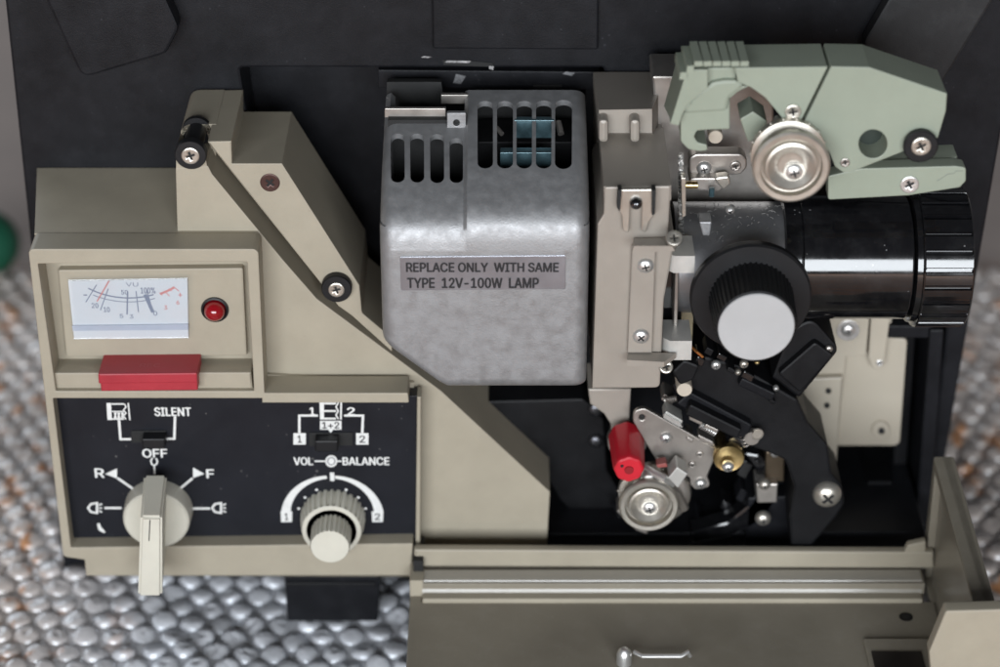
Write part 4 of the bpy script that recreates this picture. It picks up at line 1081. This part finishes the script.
# right-hand latch block
b = MB()
b.add(prism([(756, 484), (778, 484), (777, 503), (757, 503)], 44, 34, 0.5, 0.5), DULLM)
b.add(prism([(766, 452), (785, 452), (784, 482), (765, 482)], 40, 30, 0.5, 0.5), mat('dark_bronze', (0.10, 0.075, 0.05), 0.4, metal=0.7))
b.add(prism([(748, 498), (796, 496), (792, 546), (745, 546)], 38, 20, 0.8, 0.6), BLACK)
LT = b.build('latch_block', PR)
screw(764.5, 484, 46, 6.2, LT, NICKEL, 2, dome=True); screw(763, 518, 44, 8.0, LT, NICKEL, 2.2, dome=True, rot=0.1); screw(775, 453, 42, 4.8, LT, STEEL, 1.2, dome=True)
for (x, y, r, m) in ((716, 365, 5, STEEL), (744, 364, 4.5, NICKEL), (738, 372, 3.2, NICKEL), (757, 362, 3, BRASS), (776, 388, 3, STEEL)):
    screw(x, y, 55, r, PR, m, 1.2, dome=True)
screw(885, 500, 6, 6.5, PR, DULLM, 1.4, dome=True)
b = MB(); b.add(tube([P(690, 345, 64), P(697, 352, 66), P(703, 357, 66)], 0.5), mat('copper_wire', (0.8, 0.35, 0.12), 0.3, metal=1)); b.build('copper_wire', PR)

# springs, clips and jagged guides that crowd the film path
def helix(p0, p1, r, turns, w=0.28):
    A, B = Vector(p0), Vector(p1); t = (B - A).normalized(); u = t.orthogonal().normalized(); v = t.cross(u); n = turns * 12
    return tube([A.lerp(B, i / n) + (u * math.cos(i * math.pi / 6) + v * math.sin(i * math.pi / 6)) * r / 1000 for i in range(n + 1)], w, 5)
b = MB(); b.add(helix(P(700, 424, 55), P(716, 433, 55), 1.2, 8), STEEL); b.add(helix(P(664, 400, 48), P(679, 398, 48), 1.0, 7), DULLM)
b.add(helix(P(640, 478, 57), P(668, 483, 57), 1.3, 9), NICKEL); b.add(helix(P(742, 428, 52), P(746, 444, 52), 1.6, 5), DULLM); b.build('coil_springs', PR)
b = MB()
for (x, y, w, h_, d, m) in ((668, 400, 12, 7, 46, DULLM), (700, 362, 9, 8, 57, GLOSSB), (709, 352, 8, 7, 58, BLACKM), (722, 358, 10, 6, 58, GLOSSB), (731, 371, 8, 5, 57, BLACKM), (748, 377, 12, 7, 56, GLOSSB),
                            (737, 444, 7, 10, 46, GLOSSB), (724, 424, 9, 5, 58, GLOSSB), (733, 431, 6, 5, 59, DULLM), (690, 440, 7, 4, 50, DULLM), (764, 395, 10, 6, 54, GLOSSB), (772, 402, 6, 4, 55, BLACKM), (745, 470, 10, 16, 34, GLOSSB),
                            (742, 496, 8, 12, 33, BLACK), (728, 508, 14, 8, 30, GLOSSB), (700, 520, 10, 6, 28, BLACK)):
    a = 0.5; c_, s_ = math.cos(a), math.sin(a)
    q = [(x + u * c_ - v * s_, y + u * s_ + v * c_) for u, v in ((-w / 2, -h_ / 2), (w / 2, -h_ / 2), (w / 2, h_ / 2), (-w / 2, h_ / 2))]
    b.add(prism(q, d, d - 9, 0.5, 0.4), m)
b.add(prism([(742, 452), (760, 455), (777, 474), (778, 500), (762, 522), (730, 538), (692, 544), (690, 532), (728, 522), (750, 504), (760, 486), (756, 470)], 38, 30, [2, 3, 5, 5, 5, 4, 1, 1, 4, 4, 4, 3], 0.9), GLOSSB)
b.add(prism([(690, 404), (742, 430), (738, 440), (686, 416)], 60, 52, 1.0, 0.8), BLACKM)
b.add(prism([(672, 372), (684, 360), (700, 366), (694, 380), (680, 386)], 60, 46, 1.5, 0.8), BLACKM)
b.add(prism([(742, 378), (776, 394), (772, 402), (738, 386)], 56, 48, 0.8, 0.6), BLACK)
b.build('guide_bits', PR)
b = MB()
for (x, y, d, r) in ((757, 434, 56.5, 1.9), (747, 434, 54, 1.6)):
    c_ = P(x, y, d)
    b.add(tube([c_ + Vector((math.cos(R(t)), 0, math.sin(R(t)))) * r / 1000 for t in range(-130, 131, 20)], 0.42, 6), NICKEL)
b.build('retaining_clips', PR)
b = MB()
b.add(tube([P(x, y, 32) for x, y in ((740, 436), (758, 448), (768, 468), (768, 490), (758, 512), (738, 527), (712, 534), (682, 536), (655, 545))], 1.1), GLOSSB)
b.add(tube([P(x, y, 26) for x, y in ((612, 500), (622, 522), (640, 536), (668, 541), (700, 538))], 1.0), GLOSSB)
b.build('loop_rail', PR)

# dust fluff lying on the lens holder and about the gate
rd = random.Random(3); b = MB()
for k in range(90):
    a = R(rd.uniform(35, 100)); x = rd.uniform(X_(676), X_(775)) / 1000 * (1 if rd.random() > 0.4 else 0.97); rr_ = 18.62 / 1000
    p0 = Vector((ax.x + x, ax.y - rr_ * math.cos(a), ax.z + rr_ * math.sin(a))); l = rd.uniform(0.4, 1.8) / 1000; t = rd.uniform(0, 6.28)
    d_ = Vector((math.cos(t), math.sin(t) * math.sin(a), math.sin(t) * math.cos(a))); n_ = Vector((0, -math.cos(a), math.sin(a)))
    b.add(tube([p0, p0 + d_ * l * 0.5 + n_ * 0.0003, p0 + d_ * l + Vector((d_.z, 0, d_.x)) * l * 0.3], rd.uniform(0.05, 0.13), 5), mat_fluff)
fl_ = b.build('dust_fluff', LH); fl_['kind'] = 'stuff'
# ---- foot
b = MB()
b.add(prism([(284, 574), (381, 574), (378, 622), (287, 622)], 36, -60, 1.0, 1.0), BLACK)
b.add(prism([(286, 583), (376, 583), (376, 587), (286, 587)], 37, 30, 0.4, 0.4), BLACKM)
b.build('foot', PR)
b = MB(); b.add(prism([(760, 574), (860, 574), (858, 622), (762, 622)], 36, -60, 1.0, 1.0), BLACK); b.build('foot', PR)

# ---- folded-down front cover: steps down from the sill of the case
xl, xr = Xp(411, 590, 60), Xp(925, 590, 66)
z1 = Zp(568, 57); d1 = 66.0; z2 = Zp(592, d1); d2 = 69.5; zpl = Zp(603, d2)
b = MB()
b.add(prism([(414, 549.5), (934, 552), (934, 569), (414, 567)], 57, 53.5, 0.5, 0.7), BEIGE)                # fixed sill of the case
b.add(prism([(904, 553), (908, 545), (926, 541), (926, 562), (904, 562)], 56.8, 54, 0.5, 0.5), BEIGE)
SILL = b.build('case_sill', PR)
b = MB()
b.add(box(xl + 0.003, xr, -d1 / 1000 + 0.0006, -0.045, z1 - 0.010, z1 - 0.0006, 0.3), OLIVE)
b.add(box(xl, xr + 0.004, -0.170, -d2 / 1000 + 0.001, zpl - 0.004, zpl, 0.5), OLIVE)
b.add(([(x, -d / 1000, z) for x in (xl + 0.0042, xr - 0.001) for d, z in ((d1, z2 - 0.002), (d1 - 0.2, z2), (d1 - 1.95, z1 - 0.0003), (d1 - 2.5, z1), (d1 - 8, z1), (d1 - 8, z2 - 0.002))],
       [(0, 1, 2, 3, 4, 5), (6, 11, 10, 9, 8, 7)] + [(i, 6 + i, 6 + (i + 1) % 6, (i + 1) % 6) for i in range(6)]), mat('gloss_olive', (0.36, 0.335, 0.29), 0.24, var=0.05, spec=0.9))
b.add(box(xl + 0.0042, xr - 0.001, -d2 / 1000, -d2 / 1000 + 0.006, zpl - 0.003, z2 - 0.0004, 0.8), BEIGE)
b.add(box(xl - 0.0002, xl + 0.0042, -0.170, -0.0585, zpl - 0.0045, Zp(590, 62), 0.8), OLIVE)
FD = b.build('front_cover', PR)
b = MB(); b.add(box(xl - 0.0002, xl + 0.0046, -0.0655, -0.05, Zp(597, 58), Zp(568, 58), 0.5), BEIGE)
b.add(box(xl + 0.001, xl + 0.0045, -0.060, -0.045, Zp(570, 57), Zp(556, 57), 0.3), DARKSL); b.build('hinge', FD)
# right side wall of the cover, standing up, with its rim, and the front wall it meets
xa = Xp(936, 458, 50); zt = Zp(460, 50)
b = MB()
wl = [(48, zt), (139, zt - 0.003), (139, zpl - 0.005), (48, zpl - 0.005)]
wi = [(53, zt - 0.004), (136, zt - 0.007), (136, zpl), (54, zpl)]
b.add(yz([wl], xa + 0.002, xa + 0.0060, 0.6), OLIVE)
b.add(yz([wl, wi], xa - 0.0005, xa + 0.0068, 0.8), OLIVE)
b.build('side_wall', FD)
b = MB()
b.add(prism([(946, 611), (1040, 608.5), (1040, 760), (938, 760), (929, 652)], 143, 138, [1, 1, 1, 1, 1], 0.6), BEIGE)
b.build('front_wall', FD)
# wire latch on the cover, the hole and the small window
zc_ = zpl
def gp(px, py, h=0.0): 
    return G(px, py, zpl + h)
b = MB(); b.add(lathe([(2.6, 0), (2.6, 3.5), (2.2, 5), (1.2, 6), (0, 6.2)], gp(624, 663), (0, 0, 1), 24), STEEL)
b.add(tube([gp(634, 652, .003), gp(642, 656, .003), gp(681, 656, .003), gp(688, 652, .004), gp(690, 656, 0.002)], 0.8), STEEL)
b.build('wire_latch', FD)
b = MB(); b.add(lathe([(2.4, -0.5), (2.4, 0.15), (1.2, 0.15)], gp(906, 617), (0, 0, 1), 20), BLACKM); b.add(lathe([(1.3, -0.5), (1.3, 0.2), (0, 0.2)], gp(906, 617), (0, 0, 1), 20), DARKSL); b.build('cover_hole', FD)
w0, w1, w2 = gp(863, 641), gp(929, 641), gp(863, 690)
b = MB(); b.add(box(w0.x, w1.x, w2.y, w0.y, zpl - 0.001, zpl + 0.0012, 0.5), OLIVE)
u0, u1 = gp(871, 655), gp(921, 655)
b.add(box(u0.x, u1.x, w2.y + 0.002, u0.y, zpl, zpl + 0.0016, 0.1), mat('cover_window', (0.012, 0.009, 0.008), 0.25)); b.build('viewing_window', FD)
